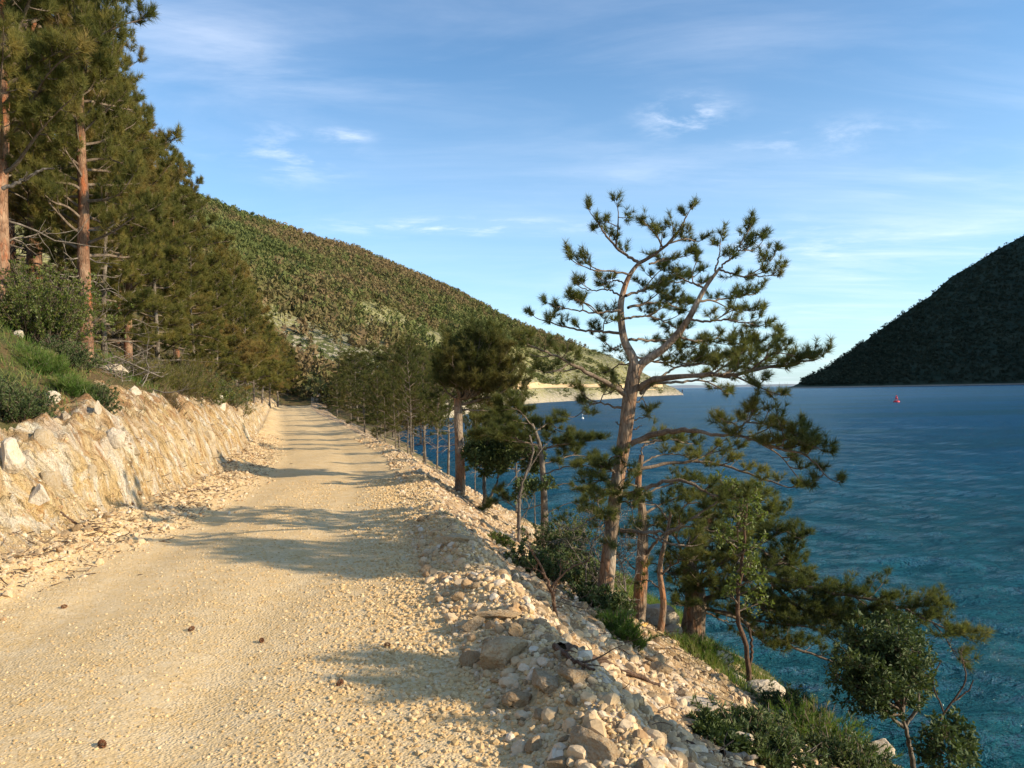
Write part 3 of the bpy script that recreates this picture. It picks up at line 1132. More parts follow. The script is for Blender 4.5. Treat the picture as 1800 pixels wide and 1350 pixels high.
# ------------------------------------------------------------------ stones
def icosphere(sub):
    t = (1 + 5 ** .5) / 2
    V = [(-1, t, 0), (1, t, 0), (-1, -t, 0), (1, -t, 0), (0, -1, t), (0, 1, t), (0, -1, -t), (0, 1, -t), (t, 0, -1), (t, 0, 1), (-t, 0, -1), (-t, 0, 1)]
    F = [(0, 11, 5), (0, 5, 1), (0, 1, 7), (0, 7, 10), (0, 10, 11), (1, 5, 9), (5, 11, 4), (11, 10, 2), (10, 7, 6), (7, 1, 8),
         (3, 9, 4), (3, 4, 2), (3, 2, 6), (3, 6, 8), (3, 8, 9), (4, 9, 5), (2, 4, 11), (6, 2, 10), (8, 6, 7), (9, 8, 1)]
    V = [np.array(v, float) / np.linalg.norm(v) for v in V]
    for _ in range(sub):
        mid, nf = {}, []

        def gm(a, b):
            k = (min(a, b), max(a, b))
            if k not in mid:
                v = V[a] + V[b]
                V.append(v / np.linalg.norm(v))
                mid[k] = len(V) - 1
            return mid[k]
        for a, b, c_ in F:
            x_, y_, z_ = gm(a, b), gm(b, c_), gm(c_, a)
            nf += [(a, x_, z_), (b, y_, x_), (c_, z_, y_), (x_, y_, z_)]
        F = nf
    return np.array(V), np.array(F)


ICO = {s: icosphere(s) for s in (0, 1, 2, 3, 4)}


def rock_shape(seed, sub=2, cuts=9, rough=.06):
    rg = np.random.default_rng(seed)
    V, F = ICO[sub]
    V = V.copy()
    for _ in range(cuts):
        n = rand_unit(1, rg)[0]
        o_ = rg.uniform(.52, .85)
        dd = V @ n - o_
        V = V - np.maximum(dd, 0)[:, None] * n
    V *= np.array([1, rg.uniform(.65, .95), rg.uniform(.5, .8)])
    if rough:
        off = seed * 3.1
        V += V * (rough * fbm(V[:, 0] * 2.2 + off, V[:, 1] * 2.2, V[:, 2] * 2.2, 3))[:, None]
        if sub >= 3:
            V += V * (rough * .5 * fbm(V[:, 0] * 7 + off, V[:, 1] * 7, V[:, 2] * 7, 3))[:, None]
    return V, F


def rotm(n, rng, tilt=.5):
    ax = rand_unit(n, rng) * np.array([1, 1, 0])
    a = rng.random(n) * 6.283
    t = rng.normal(0, tilt, n)
    b = rng.normal(0, tilt, n)
    ca, sa, ct, st, cb, sb = np.cos(a), np.sin(a), np.cos(t), np.sin(t), np.cos(b), np.sin(b)
    Z = np.zeros(n)
    O = np.ones(n)
    Rz = np.stack([ca, -sa, Z, sa, ca, Z, Z, Z, O], -1).reshape(n, 3, 3)
    Rx = np.stack([O, Z, Z, Z, ct, -st, Z, st, ct], -1).reshape(n, 3, 3)
    Ry = np.stack([cb, Z, sb, Z, O, Z, -sb, Z, cb], -1).reshape(n, 3, 3)
    return Rx @ Ry @ Rz


def scatter(mb, C, S, rng, sub=0, tilt=.4, nvar=8, sink=.3, rough=.0, cuts=6):
    which = rng.integers(0, nvar, len(C))
    Rm = rotm(len(C), rng, tilt)
    for k in range(nvar):
        sel = np.where(which == k)[0]
        if len(sel) == 0:
            continue
        V, F = rock_shape(100 + k + sub * 31, sub, cuts, rough)
        W = np.einsum('nij,vj->nvi', Rm[sel], V) * S[sel][:, None, None]
        W += (C[sel] + np.array([0, 0, 1.0]) * ((.5 - sink) * S[sel])[:, None])[:, None]
        Fa = (F[None] + (np.arange(len(sel)) * len(V))[:, None, None]).reshape(-1, 3)
        mb.add(W.reshape(-1, 3), Fa, np.repeat(rng.random(len(sel)), len(F)))


def ground_pts(x, y):
    return np.stack([x, y, T(x, y)], -1)


def in_view(C, m=60):
    d = C - CAM
    dep = d @ fv
    px = 900 + FPX * (d @ rv) / np.maximum(dep, .1)
    py = 675 - FPX * (d @ uv) / np.maximum(dep, .1)
    return (dep > .5) & (px > -m) & (px < 1800 + m) & (py > -m) & (py < 1350 + m)


def pixel_of(C):
    d = np.asarray(C) - CAM
    dep = d @ fv
    return 900 + FPX * (d @ rv) / dep, 675 - FPX * (d @ uv) / dep


rs = np.random.default_rng(21)
# pebbles on the road, coarser towards the seaward edge
mb = MB()
n = 90000
yv = 2.2 + (rs.random(n) ** 1.5) * 12
f = rs.random(n)
xl_, xe_ = XL(yv), XE(yv)
xv = xl_ - .2 + (xe_ + .1 - xl_ + .2) * f
d_edge = xe_ - xv
dens = .13 + .87 * sst(3.0, .3, d_edge) * sst(8.5, 4.5, yv * .8 + d_edge) * (.6 + .4 * vn(xv * 1.7, yv * 1.7, 3)) + .5 * sst(1.3, .2, d_edge) + .5 * sst(.5, .0, xv - xl_)
xm = xl_ * .52 + xe_ * .48
dens = dens * (1 - .75 * (np.exp(-((xv - xm - .78) / .26) ** 2) + np.exp(-((xv - xm + .78) / .26) ** 2))) + .12 * np.exp(-((xv - xm) / .3) ** 2)
keep = rs.random(n) < dens
xv, yv, d_edge = xv[keep], yv[keep], d_edge[keep]
S = (.0055 + .007 * rs.random(len(xv)) ** 2 + .017 * rs.random(len(xv)) ** 3 * sst(2.6, .1, d_edge))
C = ground_pts(xv, yv)
k = in_view(C, 20)
scatter(mb, C[k], S[k] * (1 + .03 * yv[k]), rs, 0, .35, 8, .42)
setp(mb.obj('road_pebbles', M_pebble, False), 'loose tan pebbles lying over the packed gravel road', None, None, 'stuff')

# rubble on the crest and the slope
mb = MB()
n = 40000
yv = 2.2 + rs.random(n) ** 1.7 * 24
dv = rs.random(n) ** 1.25 * 4.6 - .45
xv = XE(yv) + dv
patch = .35 + .65 * (fbm(xv * .9, yv * .9, 12, 3) > -.1)
k = rs.random(n) < patch * np.where(dv > 2.8, .35, 1)
xv, yv, dv = xv[k], yv[k], dv[k]
S = .010 + .017 * rs.random(len(xv)) ** 2 + .050 * rs.random(len(xv)) ** 12
C = ground_pts(xv, yv)
k = in_view(C, 20) & (C[:, 2] > -2.45)
C, S = C[k], S[k]
small = S < .024
scatter(mb, C[small], S[small], rs, 0, .5, 8, .40)
scatter(mb, C[~small], S[~small], rs, 1, .5, 8, .42, .05, 8)
# debris at the foot of the bank
n = 6500
yv = 3.5 + rs.random(n) ** 1.5 * 26
ev = rs.normal(-.28, .32, n)
xv = XL(yv) - ev
S = .010 + .018 * rs.random(n) ** 2 + .04 * rs.random(n) ** 8
C = ground_pts(xv, yv)
k = in_view(C, 20)
scatter(mb, C[k], S[k], rs, 0, .5, 8, .35)
setp(mb.obj('rubble_stones', M_stone, False), 'small broken limestone pieces covering the slope and bank foot', None, None, 'stuff')

# individually modelled rubble rocks
ROCKV = [rock_shape(300 + k, 2, 10, .08) for k in range(10)]
ROCKM = []
for k, (V, F) in enumerate(ROCKV):
    me_o = mk('rock', V, F, M_rock, False)
    ROCKM.append(me_o.data)
    bpy.data.objects.remove(me_o)


def put_rock(name, C, s, rng, label, group, mesh=None, cat='rock', stretch=(1, 1, 1), sink=.25, rz=None, tilt=.35):
    o_ = bpy.data.objects.new(name, mesh or ROCKM[rng.integers(0, len(ROCKM))])
    COL.objects.link(o_)
    o_.location = (float(C[0]), float(C[1]), float(C[2] + s * (.5 - sink) * stretch[2]))
    o_.scale = (s * stretch[0], s * stretch[1], s * stretch[2])
    o_.rotation_euler = (rng.normal(0, tilt), rng.normal(0, tilt), rng.random() * 6.28 if rz is None else rz)
    return setp(o_, label, cat, group)


placed = []


def far_from(C, s):
    for q_, r_ in placed:
        if (q_[0] - C[0]) ** 2 + (q_[1] - C[1]) ** 2 < ((s + r_) * .8) ** 2:
            return False
    return True


# boulders that can be told apart: (px, py of foot, radius in px, stretch, label)
def boulder(px, py, rpx, seed, label, stretch=(1, 1, 1), mat=None, group=None, sink=.25, rz=0.0, D=None, cuts=9):
    C = ground_hit(px, py) if D is None else P(px, py, D)
    s = rpx / FPX * C[1]
    V, F = rock_shape(seed, 4, cuts, .11)
    ob = mk('rock', V, F, mat or M_rock, False)
    C2 = np.array([C[0], C[1] + s * .5, C[2]])
    if D is None:
        C2[2] = T(np.array(C2[0]), np.array(C2[1]))
    placed.append((C2, s))
    ob.location = (float(C2[0]), float(C2[1]), float(C2[2] + s * (.5 - sink) * stretch[2]))
    ob.scale = tuple(s * v for v in stretch)
    ob.rotation_euler = (0, 0, rz)
    return setp(ob, label, 'boulder' if rpx > 24 else 'rock', group)


boulder(886, 1178, 52, 41, 'large pale rounded boulder at the road edge beside a small upright boulder', (1, .8, .85), None, None, .22, .3, cuts=5)
boulder(826, 1176, 24, 42, 'small upright pale boulder just left of the large rounded boulder', (.8, .8, 1.15), sink=.1)
boulder(905, 1128, 22, 43, 'narrow pointed grey stone standing behind the large rounded boulder', (.7, .7, 1.2), sink=.1)
boulder(834, 1110, 26, 44, 'round brownish stone at the road edge above the small upright boulder', (1, .8, .9))
boulder(868, 1094, 34, 45, 'long flat tan stone lying on the crest next to dark twigs', (1.4, .7, .5))
boulder(800, 958, 30, 46, 'smooth pinkish flat rock on the crest where the tree shadow ends', (1.3, .8, .6))
boulder(960, 1215, 48, 47, 'long grey slab sliding down the slope below the large boulder', (.6, 1.5, .5), rz=.3)
boulder(1010, 1205, 38, 48, 'tan slab lying on the slope right of the long grey slab', (.7, 1.4, .5), rz=.4)
boulder(915, 1245, 34, 49, 'squarish cream block below the large rounded boulder', (1, 1, .7))
boulder(1050, 1330, 60, 50, 'big cream slab half buried at the bottom edge of the rubble', (.7, 1.3, .5), rz=.3)
boulder(1163, 1104, 36, 51, 'white shore rock beside the foot of the thin dark pine', (1.1, .9, 1.0), M_rock_shore, sink=.1)
boulder(1130, 1075, 22, 52, 'small white shore rock left of the thin dark pine', (1, .9, .9), M_rock_shore)
boulder(1182, 1118, 20, 53, 'ochre topped stone at the waterline left of the thick pine foot', (1.1, .9, .8), M_rock_shore)
boulder(1268, 1180, 26, 54, 'rounded yellow white rock standing in the shallows above the grass', (1, .9, 1.0), M_rock_shore, sink=.05)
boulder(1298, 1205, 22, 55, 'white shore rock between the round rock and the dark sapling', (1, .9, 1.0), M_rock_shore)
boulder(1345, 1235, 34, 56, 'jagged white shore rock right of the dark sapling stem', (1.2, .8, 1.0), M_rock_shore, sink=.05)
boulder(1365, 1262, 26, 57, 'ochre sided rock below the jagged white shore rock', (1.2, .8, .7), M_rock_shore)
boulder(1495, 1290, 22, 58, 'small white rock showing among the shrubs near the water', (1, .8, .8), M_rock_shore)
boulder(1552, 1335, 30, 59, 'white rock at the water under the round leafy tree', (1, .8, .9), M_rock_shore, sink=.05)
boulder(925, 945, 18, 60, 'white block on the slope left of the bare pale sapling', (1, .8, 1.2), M_rock_shore)
boulder(1035, 1010, 18, 61, 'pale rock among the shrubs below the big pine', (1.1, .8, .9), M_rock_shore)
boulder(1215, 1250, 40, 62, 'broad white outcrop on the lower rubble slope', (1.4, .9, .6), M_rock_shore)
boulder(1290, 1320, 44, 63, 'white ledge at the bottom of the rubble slope', (1.4, .9, .6), M_rock_shore)
boulder(1160, 1185, 24, 64, 'cream rock halfway down the rubble slope', (1.2, .8, .7))
boulder(85, 706, 17, 65, 'yellow rounded rock poking out of the grass above the bank', (1, .8, 1.0), M_rock_shore)
boulder(30, 592, 11, 66, 'small white stone high on the grassy slope at left', (1, .8, 1.0), M_rock_shore)
boulder(196, 655, 22, 67, 'grey white flat rock lying on the grass above the bank', (1.3, .8, .7), M_rock_shore)
boulder(8, 838, 34, 68, 'big white rock face at the left edge of the bank', (.7, .9, 1.5), M_rock_shore, sink=.1, rz=.6)
boulder(112, 740, 14, 69, 'narrow white rock on the bank top', (.7, .7, 1.4), M_rock_shore)
boulder(168, 745, 13, 70, 'upright white rock in the brown grass at the bank top', (.6, .7, 1.7), M_rock_shore)
boulder(232, 690, 14, 71, 'white knob at the top corner of the bank', (1, .8, 1.0), M_rock_shore)
boulder(340, 690, 12, 72, 'white rock topping the middle of the bank', (1, .8, 1.3), M_rock_shore)
boulder(60, 900, 26, 73, 'white block leaning out of the foot of the bank at left', (.9, .9, 1.2), M_rock_shore)
boulder(200, 800, 22, 74, 'pale block sticking out of the middle of the bank', (.9, .8, 1.3), M_rock_shore)
boulder(385, 715, 14, 75, 'pale fin of rock near the far end of the bank', (.6, .8, 1.8), M_rock_shore)

n = 2600
yv = 2.8 + rs.random(n) ** 1.5 * 17
dv = rs.random(n) ** 1.1 * 4.0 - .35
xv = XE(yv) + dv
S = .028 + .055 * rs.random(n) ** 3
C = ground_pts(xv, yv)
k = in_view(C, 10) & (C[:, 2] > -2.4)
C, S, yv = C[k], S[k], yv[k]
order = np.argsort(-S / yv)
cnt = 0
for j in order:
    if cnt >= 165:
        break
    if far_from(C[j], S[j]):
        put_rock('rock', C[j], S[j], rs, 'angular cream limestone rock in the rubble spilling down the seaward slope', 'limestone rocks of the seaward rubble slope', None, 'rock', (1, rs.uniform(.7, 1.2), rs.uniform(.6, 1)), sink=.48)
        placed.append((C[j], S[j]))
        cnt += 1
cnt = 0
for j in range(300):
    yy_ = 5.5 + rs.random() ** 1.3 * 14
    ee_ = rs.normal(-.25, .22)
    x_ = XL(yy_) - ee_
    s_ = rs.uniform(.03, .075)
    C = np.array([x_, yy_, float(T(np.array(x_), np.array(yy_)))])
    if in_view(C[None], 0)[0] and far_from(C, s_):
        put_rock('rock', C, s_, rs, 'loose white limestone chunk at the foot of the cut bank', 'limestone chunks along the bank foot', None, 'rock')
        placed.append((C, s_))
        cnt += 1
    if cnt >= 28:
        break


WHITE = []
for k, (V, F) in enumerate(ROCKV[:6]):
    me_o = mk('rock', V, F, M_rock_bank, False)
    WHITE.append(me_o.data)
    bpy.data.objects.remove(me_o)
cnt = 0
for j in range(700):
    yy_ = 5.5 + rs.random() ** 1.4 * 26
    ee_ = rs.uniform(.05, .95)
    x_ = XL(yy_) - ee_
    s_ = rs.uniform(.06, .15) * (1 + yy_ * .015)
    C = np.array([x_, yy_, float(T(np.array(x_), np.array(yy_)))])
    if in_view(C[None], 0)[0] and far_from(C, s_ * .7):
        o_ = put_rock('rock', C, s_, rs, 'pale angular rock sticking out of the cut bank face', 'pale rocks embedded in the cut bank', WHITE[j % 6], 'rock', (.9, 1.2, 1.6), sink=.72, rz=rs.normal(0, .6), tilt=.35)
        placed.append((C, s_))
        cnt += 1
    if cnt >= 26:
        break


# ------------------------------------------------------------------ pines traced limb by limb
def limb_pts(path, D0, dys=None):
    out = []
    for j, q_ in enumerate(path):
        dy = q_[2] if len(q_) > 2 else 0.0
        out.append(P(q_[0], q_[1], D0 + dy))
    return np.array(out)


def trunk_mesh(name, pts, r, mat, parent, base, k=18, n=46, lump=.10, ridge=.05, rz=None):
    q_ = catmull(pts, n)
    rr = np.interp(np.linspace(0, 1, n), np.linspace(0, 1, len(r)), r)
    V, F = tubes(q_[None], rr[None], k)
    V = V.reshape(n, k, 3)
    c = q_[:, None]
    rel = V - c
    th = np.arange(k) / k * 6.283
    tt_ = np.linspace(0, 1, n)[:, None] * np.linalg.norm(pts[-1] - pts[0]) * 4
    f_ = 1 + lump * fbm(np.cos(th)[None] * 1.4 + 0 * tt_, np.sin(th)[None] * 1.4 + 0 * tt_, tt_ * .6 + 0 * th[None], 3)
    f_ = f_ + ridge * (1 - 2 * np.abs(fbm(np.cos(th)[None] * 5 + .0 * tt_, np.sin(th)[None] * 5 + .0 * tt_, tt_ * .7 + 0 * th[None] + 9, 3)))
    V = (c + rel * f_[:, :, None]).reshape(-1, 3)
    return mk(name, V - base, F, mat, True, parent)


def traced_pine(name, D0, trunk, tr, limbs, label, cat='pine tree', mats=None, seed=1, **kw):
    """trunk: list of pixel paths; limbs: (path, r0, r1, t0, foliate overrides)"""
    mats = mats or (M_bark, M_needle, M_wood)
    rg = np.random.default_rng(seed)
    b = limb_pts(trunk[0], D0)[0]
    root = empty(name, b, label, cat)
    for j, (tp, r_) in enumerate(zip(trunk, tr)):
        pts = limb_pts(tp, D0)
        trunk_mesh('trunk' if j == 0 else 'fork', pts, r_, mats[0], root, b)
    for lb in limbs:
        path, r0_, r1_, t0_ = lb[:4]
        ov = dict(kw)
        if len(lb) > 4 and lb[4]:
            ov.update(lb[4])
        subs = ov.pop('subs', [])
        pts = limb_pts(path, D0)
        wood, leaf = MB(), MB()
        q_ = catmull(pts, 22)
        q_[1:-1] += rg.normal(0, .006, (20, 3))
        V, F = tubes(q_[None], np.linspace(r0_, r1_, 22)[None] * (1 + .12 * rg.normal(size=(1, 22)) * .5), 8)
        wood.add(V - b, F)
        lb_list = [(q_ - b, t0_)]
        for sb in subs:
            sp_ = limb_pts(sb, D0)
            V, F = tubes(catmull(sp_, 12)[None], np.linspace(r1_ * 1.5, r1_ * .7, 12)[None], 6)
            wood.add(V - b, F)
            lb_list.append((sp_ - b, .25))
        nofol = ov.pop('bare_limb', False)
        if not nofol:
            foliate(lb_list, wood, leaf, rg, **ov)
        w = wood.obj('branch', mats[2], True, root)
        if leaf.n:
            leaf.obj('needles', mats[1], False, w)
    return root, b


FOL = dict(den2=9, L2=.30, n3=4, L3=.12, r2=.0055, tuft=28, nl=.086, nw=.0042, flat=.34, up=.12, spread=1.2, n4=3)

FDEN = 1.0
DM = float(ground_hit(1058, 1082)[1])
DM = min(max(DM, 8.2), 9.6)
main_trunk = [(1050, 1105), (1060, 1060), (1068, 1000), (1078, 900), (1088, 830), (1098, 770), (1107, 700), (1117, 640)]
left_stem = [(1117, 650), (1112, 628), (1098, 600, .02), (1092, 565, .05), (1092, 530, .05), (1103, 492, .03), (1120, 466, .0), (1135, 456)]
right_stem = [(1119, 655), (1130, 638), (1165, 614, -.1), (1190, 588, -.15), (1213, 556, -.2), (1237, 510, -.2), (1262, 475, -.2)]
main_limbs = [
    # tops of the left stem
    ([(1124, 463), (1093, 442, .1), (1066, 415, .15), (1045, 384, .2)], .018, .007, .20, dict(subs=[[(1083, 432, .1), (1086, 400, .0), (1087, 374, -.1)]])),
    ([(1128, 460), (1162, 439, -.1), (1189, 412, -.2), (1207, 380, -.25)], .022, .008, .25, dict(subs=[[(1175, 428, -.15), (1205, 420, 0), (1222, 424, .1)], [(1165, 436, -.1), (1155, 415, -.3), (1143, 402, -.4)]])),
    ([(1141, 464), (1168, 456, .2), (1194, 452, .35)], .012, .006, .25, None),
    ([(1110, 482), (1066, 476, -.15), (1040, 474, -.3), (1012, 462, -.4)], .012, .005, .35, dict(den2=7)),
    ([(1100, 500), (1082, 492, .15), (1068, 500, .3)], .010, .005, .3, None),
    ([(1092, 520), (1066, 508, .2), (1040, 512, .3), (1022, 506, .35)], .011, .005, .4, dict(den2=6)),
    ([(1090, 546), (1060, 549, -.1), (1032, 548, -.2), (981, 540, -.35)], .014, .005, .35, dict(den2=7, subs=[[(1050, 549, -.15), (1035, 535, -.3), (1020, 530, -.35)]])),
    ([(1092, 586), (1046, 582, .15), (998, 576, .3), (950, 562, .45)], .017, .005, .25, dict(den2=8, subs=[[(1060, 583, .1), (1062, 566, .1), (1068, 556, .2)]])),
    ([(1096, 603), (1078, 612, .1), (1066, 606, .2)], .009, .004, .3, None),
    # mass between the stems
    ([(1100, 520), (1130, 510, .35), (1165, 498, .6), (1200, 495, .8)], .016, .006, .25, dict(den2=11, subs=[[(1130, 510, .3), (1150, 486, .5), (1160, 476, .6)], [(1150, 505, .5), (1180, 525, .8), (1205, 535, .9)]])),
    ([(1104, 541), (1140, 533, .3), (1168, 533, .5), (1206, 546, .7)], .016, .006, .25, dict(den2=11)),
    ([(1097, 560), (1135, 556, .4), (1170, 566, .6), (1195, 580, .8)], .014, .006, .3, dict(den2=11)),
    ([(1106, 597), (1145, 598, .3), (1180, 602, .6), (1222, 612, .8)], .015, .006, .35, dict(den2=12)),
    ([(1112, 625), (1150, 636, .4), (1190, 636, .7), (1240, 640, .9)], .014, .006, .3, dict(den2=12)),
    ([(1118, 640), (1090, 640, .2), (1076, 652, .3), (1074, 664, .3)], .010, .005, .4, None),
    # right stem
    ([(1255, 484), (1262, 458, -.1), (1266, 430, 0)], .011, .005, .25, dict(den2=9)),
    ([(1262, 475, -.2), (1285, 452, -.25), (1300, 430, -.3), (1314, 407, -.3)], .013, .005, .15, dict(den2=11, subs=[[(1295, 440, -.3), (1322, 440, -.2), (1330, 436, -.2)]])),
    ([(1265, 474), (1300, 485, -.3), (1330, 485, -.4), (1354, 484, -.5)], .012, .005, .25, dict(subs=[[(1315, 485, -.3), (1340, 470, -.3), (1353, 460, -.3)]])),
    ([(1240, 507), (1218, 498, .2), (1195, 488, .35), (1176, 478, .4)], .013, .005, .25, dict(den2=10, subs=[[(1218, 498, .2), (1217, 480, .3), (1222, 466, .3)]])),
    ([(1228, 530), (1258, 528, .2), (1288, 522, .3), (1324, 518, .4)], .014, .005, .25, dict(den2=10)),
    ([(1213, 561), (1242, 566, -.2), (1271, 562, -.3), (1308, 568, -.4), (1328, 572, -.4)], .014, .005, .3, dict(den2=10, subs=[[(1255, 564, -.2), (1290, 545, -.2), (1315, 546, -.2)]])),
    ([(1190, 590), (1225, 600, .2), (1262, 596, .3), (1300, 606, .4)], .014, .005, .3, dict(den2=11)),
    # the big horizontal limb to the right
    ([(1124, 684), (1140, 670, -.15), (1168, 663, -.25), (1237, 660, -.5), (1288, 659, -.7), (1339, 647, -.8), (1390, 640, -.9), (1430, 634, -1.0)], .036, .007, .42,
     dict(den2=14, L2=.36, subs=[[(1270, 659, -.7), (1310, 640, -.4), (1345, 610, -.2), (1364, 594, -.1)], [(1290, 660, -.7), (1320, 674, -.9), (1345, 685, -1.0), (1358, 690, -1.0)], [(1320, 650, -.8), (1360, 622, -1.0), (1395, 625, -1.1)], [(1250, 660, -.6), (1290, 632, -.2), (1320, 612, .0)]])),
    ([(1126, 692), (1150, 672, .1), (1190, 672, .3), (1230, 668, .5), (1262, 680, .6), (1272, 690, .6)], .022, .006, .6, dict(den2=11)),
    ([(1160, 665), (1190, 645, .4), (1240, 640, .7), (1290, 632, .8)], .014, .006, .3, dict(den2=13)),
    # left lower limbs
    ([(1104, 696), (1075, 678, -.1), (1042, 660, -.3), (998, 636, -.6), (960, 618, -.8), (925, 604, -1.0)], .030, .006, .45, dict(den2=10, bare=.25, subs=[[(1000, 637, -.6), (985, 650, -.7), (965, 655, -.8)]])),
    ([(1102, 690), (1085, 672, .1), (1066, 640, .2)], .009, .004, .9, dict(bare_limb=True)),
    ([(1100, 716), (1082, 716), (1066, 709, .1), (1047, 706, .15), (1028, 698, .2)], .014, .005, .45, dict(den2=8, subs=[[(1047, 706, .15), (1030, 718, .1), (1016, 730, .05)], [(1055, 708, .1), (1060, 694, .1), (1066, 686, .1)]])),
    ([(1116, 704), (1122, 706), (1130, 700, .1), (1134, 712, .1)], .008, .004, .4, None),
    # right middle limb
    ([(1110, 780), (1130, 772, -.1), (1151, 763, -.2), (1185, 757, -.4), (1220, 757, -.6), (1262, 764, -.8), (1292, 762, -.9)], .034, .014, .93, dict(bare_limb=True)),
    ([(1285, 763, -.9), (1305, 748, -1.0), (1322, 728, -1.0), (1326, 718, -1.0)], .014, .006, .05, dict(den2=14, subs=[[(1300, 752, -.9), (1285, 742, -.7), (1272, 742, -.6)], [(1310, 742, -1.), (1345, 745, -1.1), (1385, 752, -1.2), (1402, 762, -1.3)]])),
    ([(1290, 763, -.9), (1330, 775, -1.1), (1375, 790, -1.3), (1415, 800, -1.4), (1448, 832, -1.5)], .014, .006, .05, dict(den2=15, L2=.34, subs=[[(1345, 780, -1.1), (1390, 772, -1.4), (1430, 785, -1.5)], [(1330, 775, -1.1), (1370, 800, -1.0), (1395, 830, -1.0)]])),
    ([(1112, 778), (1145, 775, .3), (1185, 772, .5), (1212, 780, .7)], .012, .006, .35, dict(den2=9)),
    ([(1104, 828), (1150, 818, .1), (1192, 813, .2), (1240, 812, .2), (1285, 822, .1), (1337, 840, .0), (1386, 857, -.1)], .022, .006, .35, dict(den2=10, bare=.1, subs=[[(1215, 812, .2), (1255, 795, .3), (1290, 790, .3)]])),
    # bare lower limbs
    ([(1096, 870), (1140, 856, -.2), (1183, 844, -.3), (1217, 850, -.4), (1255, 872, -.5), (1290, 876, -.6)], .024, .009, .7, dict(den2=12)),
    ([(1091, 932), (1144, 936, -.2), (1183, 930, -.3), (1225, 905, -.4), (1262, 880, -.5)], .022, .008, .6, dict(den2=9)),
    ([(1150, 936, -.2), (1176, 955, -.3), (1215, 960, -.3)], .014, .008, .8, dict(den2=6)),
    ([(1090, 900), (1050, 905, -.1), (1010, 930, -.2), (985, 925, -.3)], .012, .005, .7, dict(den2=4, bare=.7)),
    ([(1088, 860), (1060, 845, -.1), (1040, 850, -.2)], .010, .005, .5, dict(den2=6, bare=.3)),
    ([(1086, 840), (1070, 815, -.15), (1085, 800, -.2), (1100, 812, -.25)], .010, .006, .1, dict(den2=8, L2=.22, bare=.2)),
    ([(1083, 870), (1100, 850, -.2), (1105, 835, -.25), (1090, 850, -.25)], .010, .006, .1, dict(den2=8, L2=.22, bare=.3)),
    ([(1086, 850), (1066, 868, -.15), (1050, 885, -.25), (1062, 900, -.3)], .009, .005, .15, dict(den2=16, L2=.2, bare=.2)),
    ([(1084, 880), (1108, 885, -.15), (1112, 905, -.2)], .009, .005, .15, dict(den2=16, L2=.2, bare=.2)),
    ([(1080, 905), (1058, 925, -.15), (1068, 950, -.2)], .009, .005, .15, dict(den2=14, L2=.2, bare=.35)),
    ([(1088, 835), (1062, 822, -.15), (1050, 832, -.2)], .009, .005, .15, dict(den2=16, L2=.2, bare=.1)),
    ([(1112, 740), (1126, 735), (1142, 731)], .007, .003, 0, dict(bare_limb=True)),
    ([(1094, 750), (1085, 745), (1082, 740)], .007, .003, 0, dict(bare_limb=True)),
    ([(1114, 756), (1122, 752), (1128, 747)], .007, .003, 0, dict(bare_limb=True)),
]
root, mb_base = traced_pine('pine_tree', DM, [main_trunk, left_stem, right_stem],
                            [[.110, .086, .074, .070, .070, .073, .074, .068], [.052, .046, .040, .036, .032, .028, .022, .016], [.048, .042, .037, .033, .028, .022, .015]],
                            main_limbs, 'tall forked pine with cracked split trunk and open crown on the seaward slope', seed=11, **FOL)

# second, thin pine right of the main trunk
D2 = 10.2
traced_pine('pine_tree', D2, [[(1122, 1092), (1126, 1030), (1130, 960), (1129, 900), (1122, 850), (1128, 800)]], [[.095, .085, .075, .06, .045, .03]], [
    ([(1128, 905), (1165, 885, .3), (1205, 870, .5), (1250, 868, .7)], .020, .007, .3, dict(den2=12)),
    ([(1126, 870), (1165, 855, .2), (1200, 846, .4), (1240, 850, .5)], .016, .006, .35, dict(den2=11)),
    ([(1124, 855), (1090, 850, -.2), (1060, 862, -.4), (1035, 880, -.5)], .014, .006, .35, dict(den2=8)),
    ([(1130, 985), (1160, 945, -.2), (1200, 925, -.3)], .026, .010, .5, dict(den2=7)),
    ([(1129, 930), (1165, 915, .2), (1200, 912, .4), (1235, 918, .6)], .016, .006, .3, dict(den2=12)),
    ([(1128, 1000), (1150, 990, .1), (1165, 1003, .1), (1180, 1006, .1)], .012, .005, .5, dict(den2=13)),
    ([(1126, 1010), (1105, 990, .1), (1095, 975, .2), (1088, 985, .2)], .012, .006, .4, dict(den2=9, bare=.3)),
    ([(1125, 840), (1105, 825, .2), (1075, 828, .4), (1040, 835, .5)], .012, .005, .4, dict(den2=10)),
    ([(1128, 815), (1160, 800, .2), (1200, 800, .4), (1235, 812, .5)], .012, .005, .3, dict(den2=10)),
    ([(1128, 800), (1130, 785, .0), (1150, 778, .2)], .010, .005, .3, dict(den2=10)),
], 'thin dark pine standing behind the forked pine, foot beside a white shore rock', seed=12, **FOL)

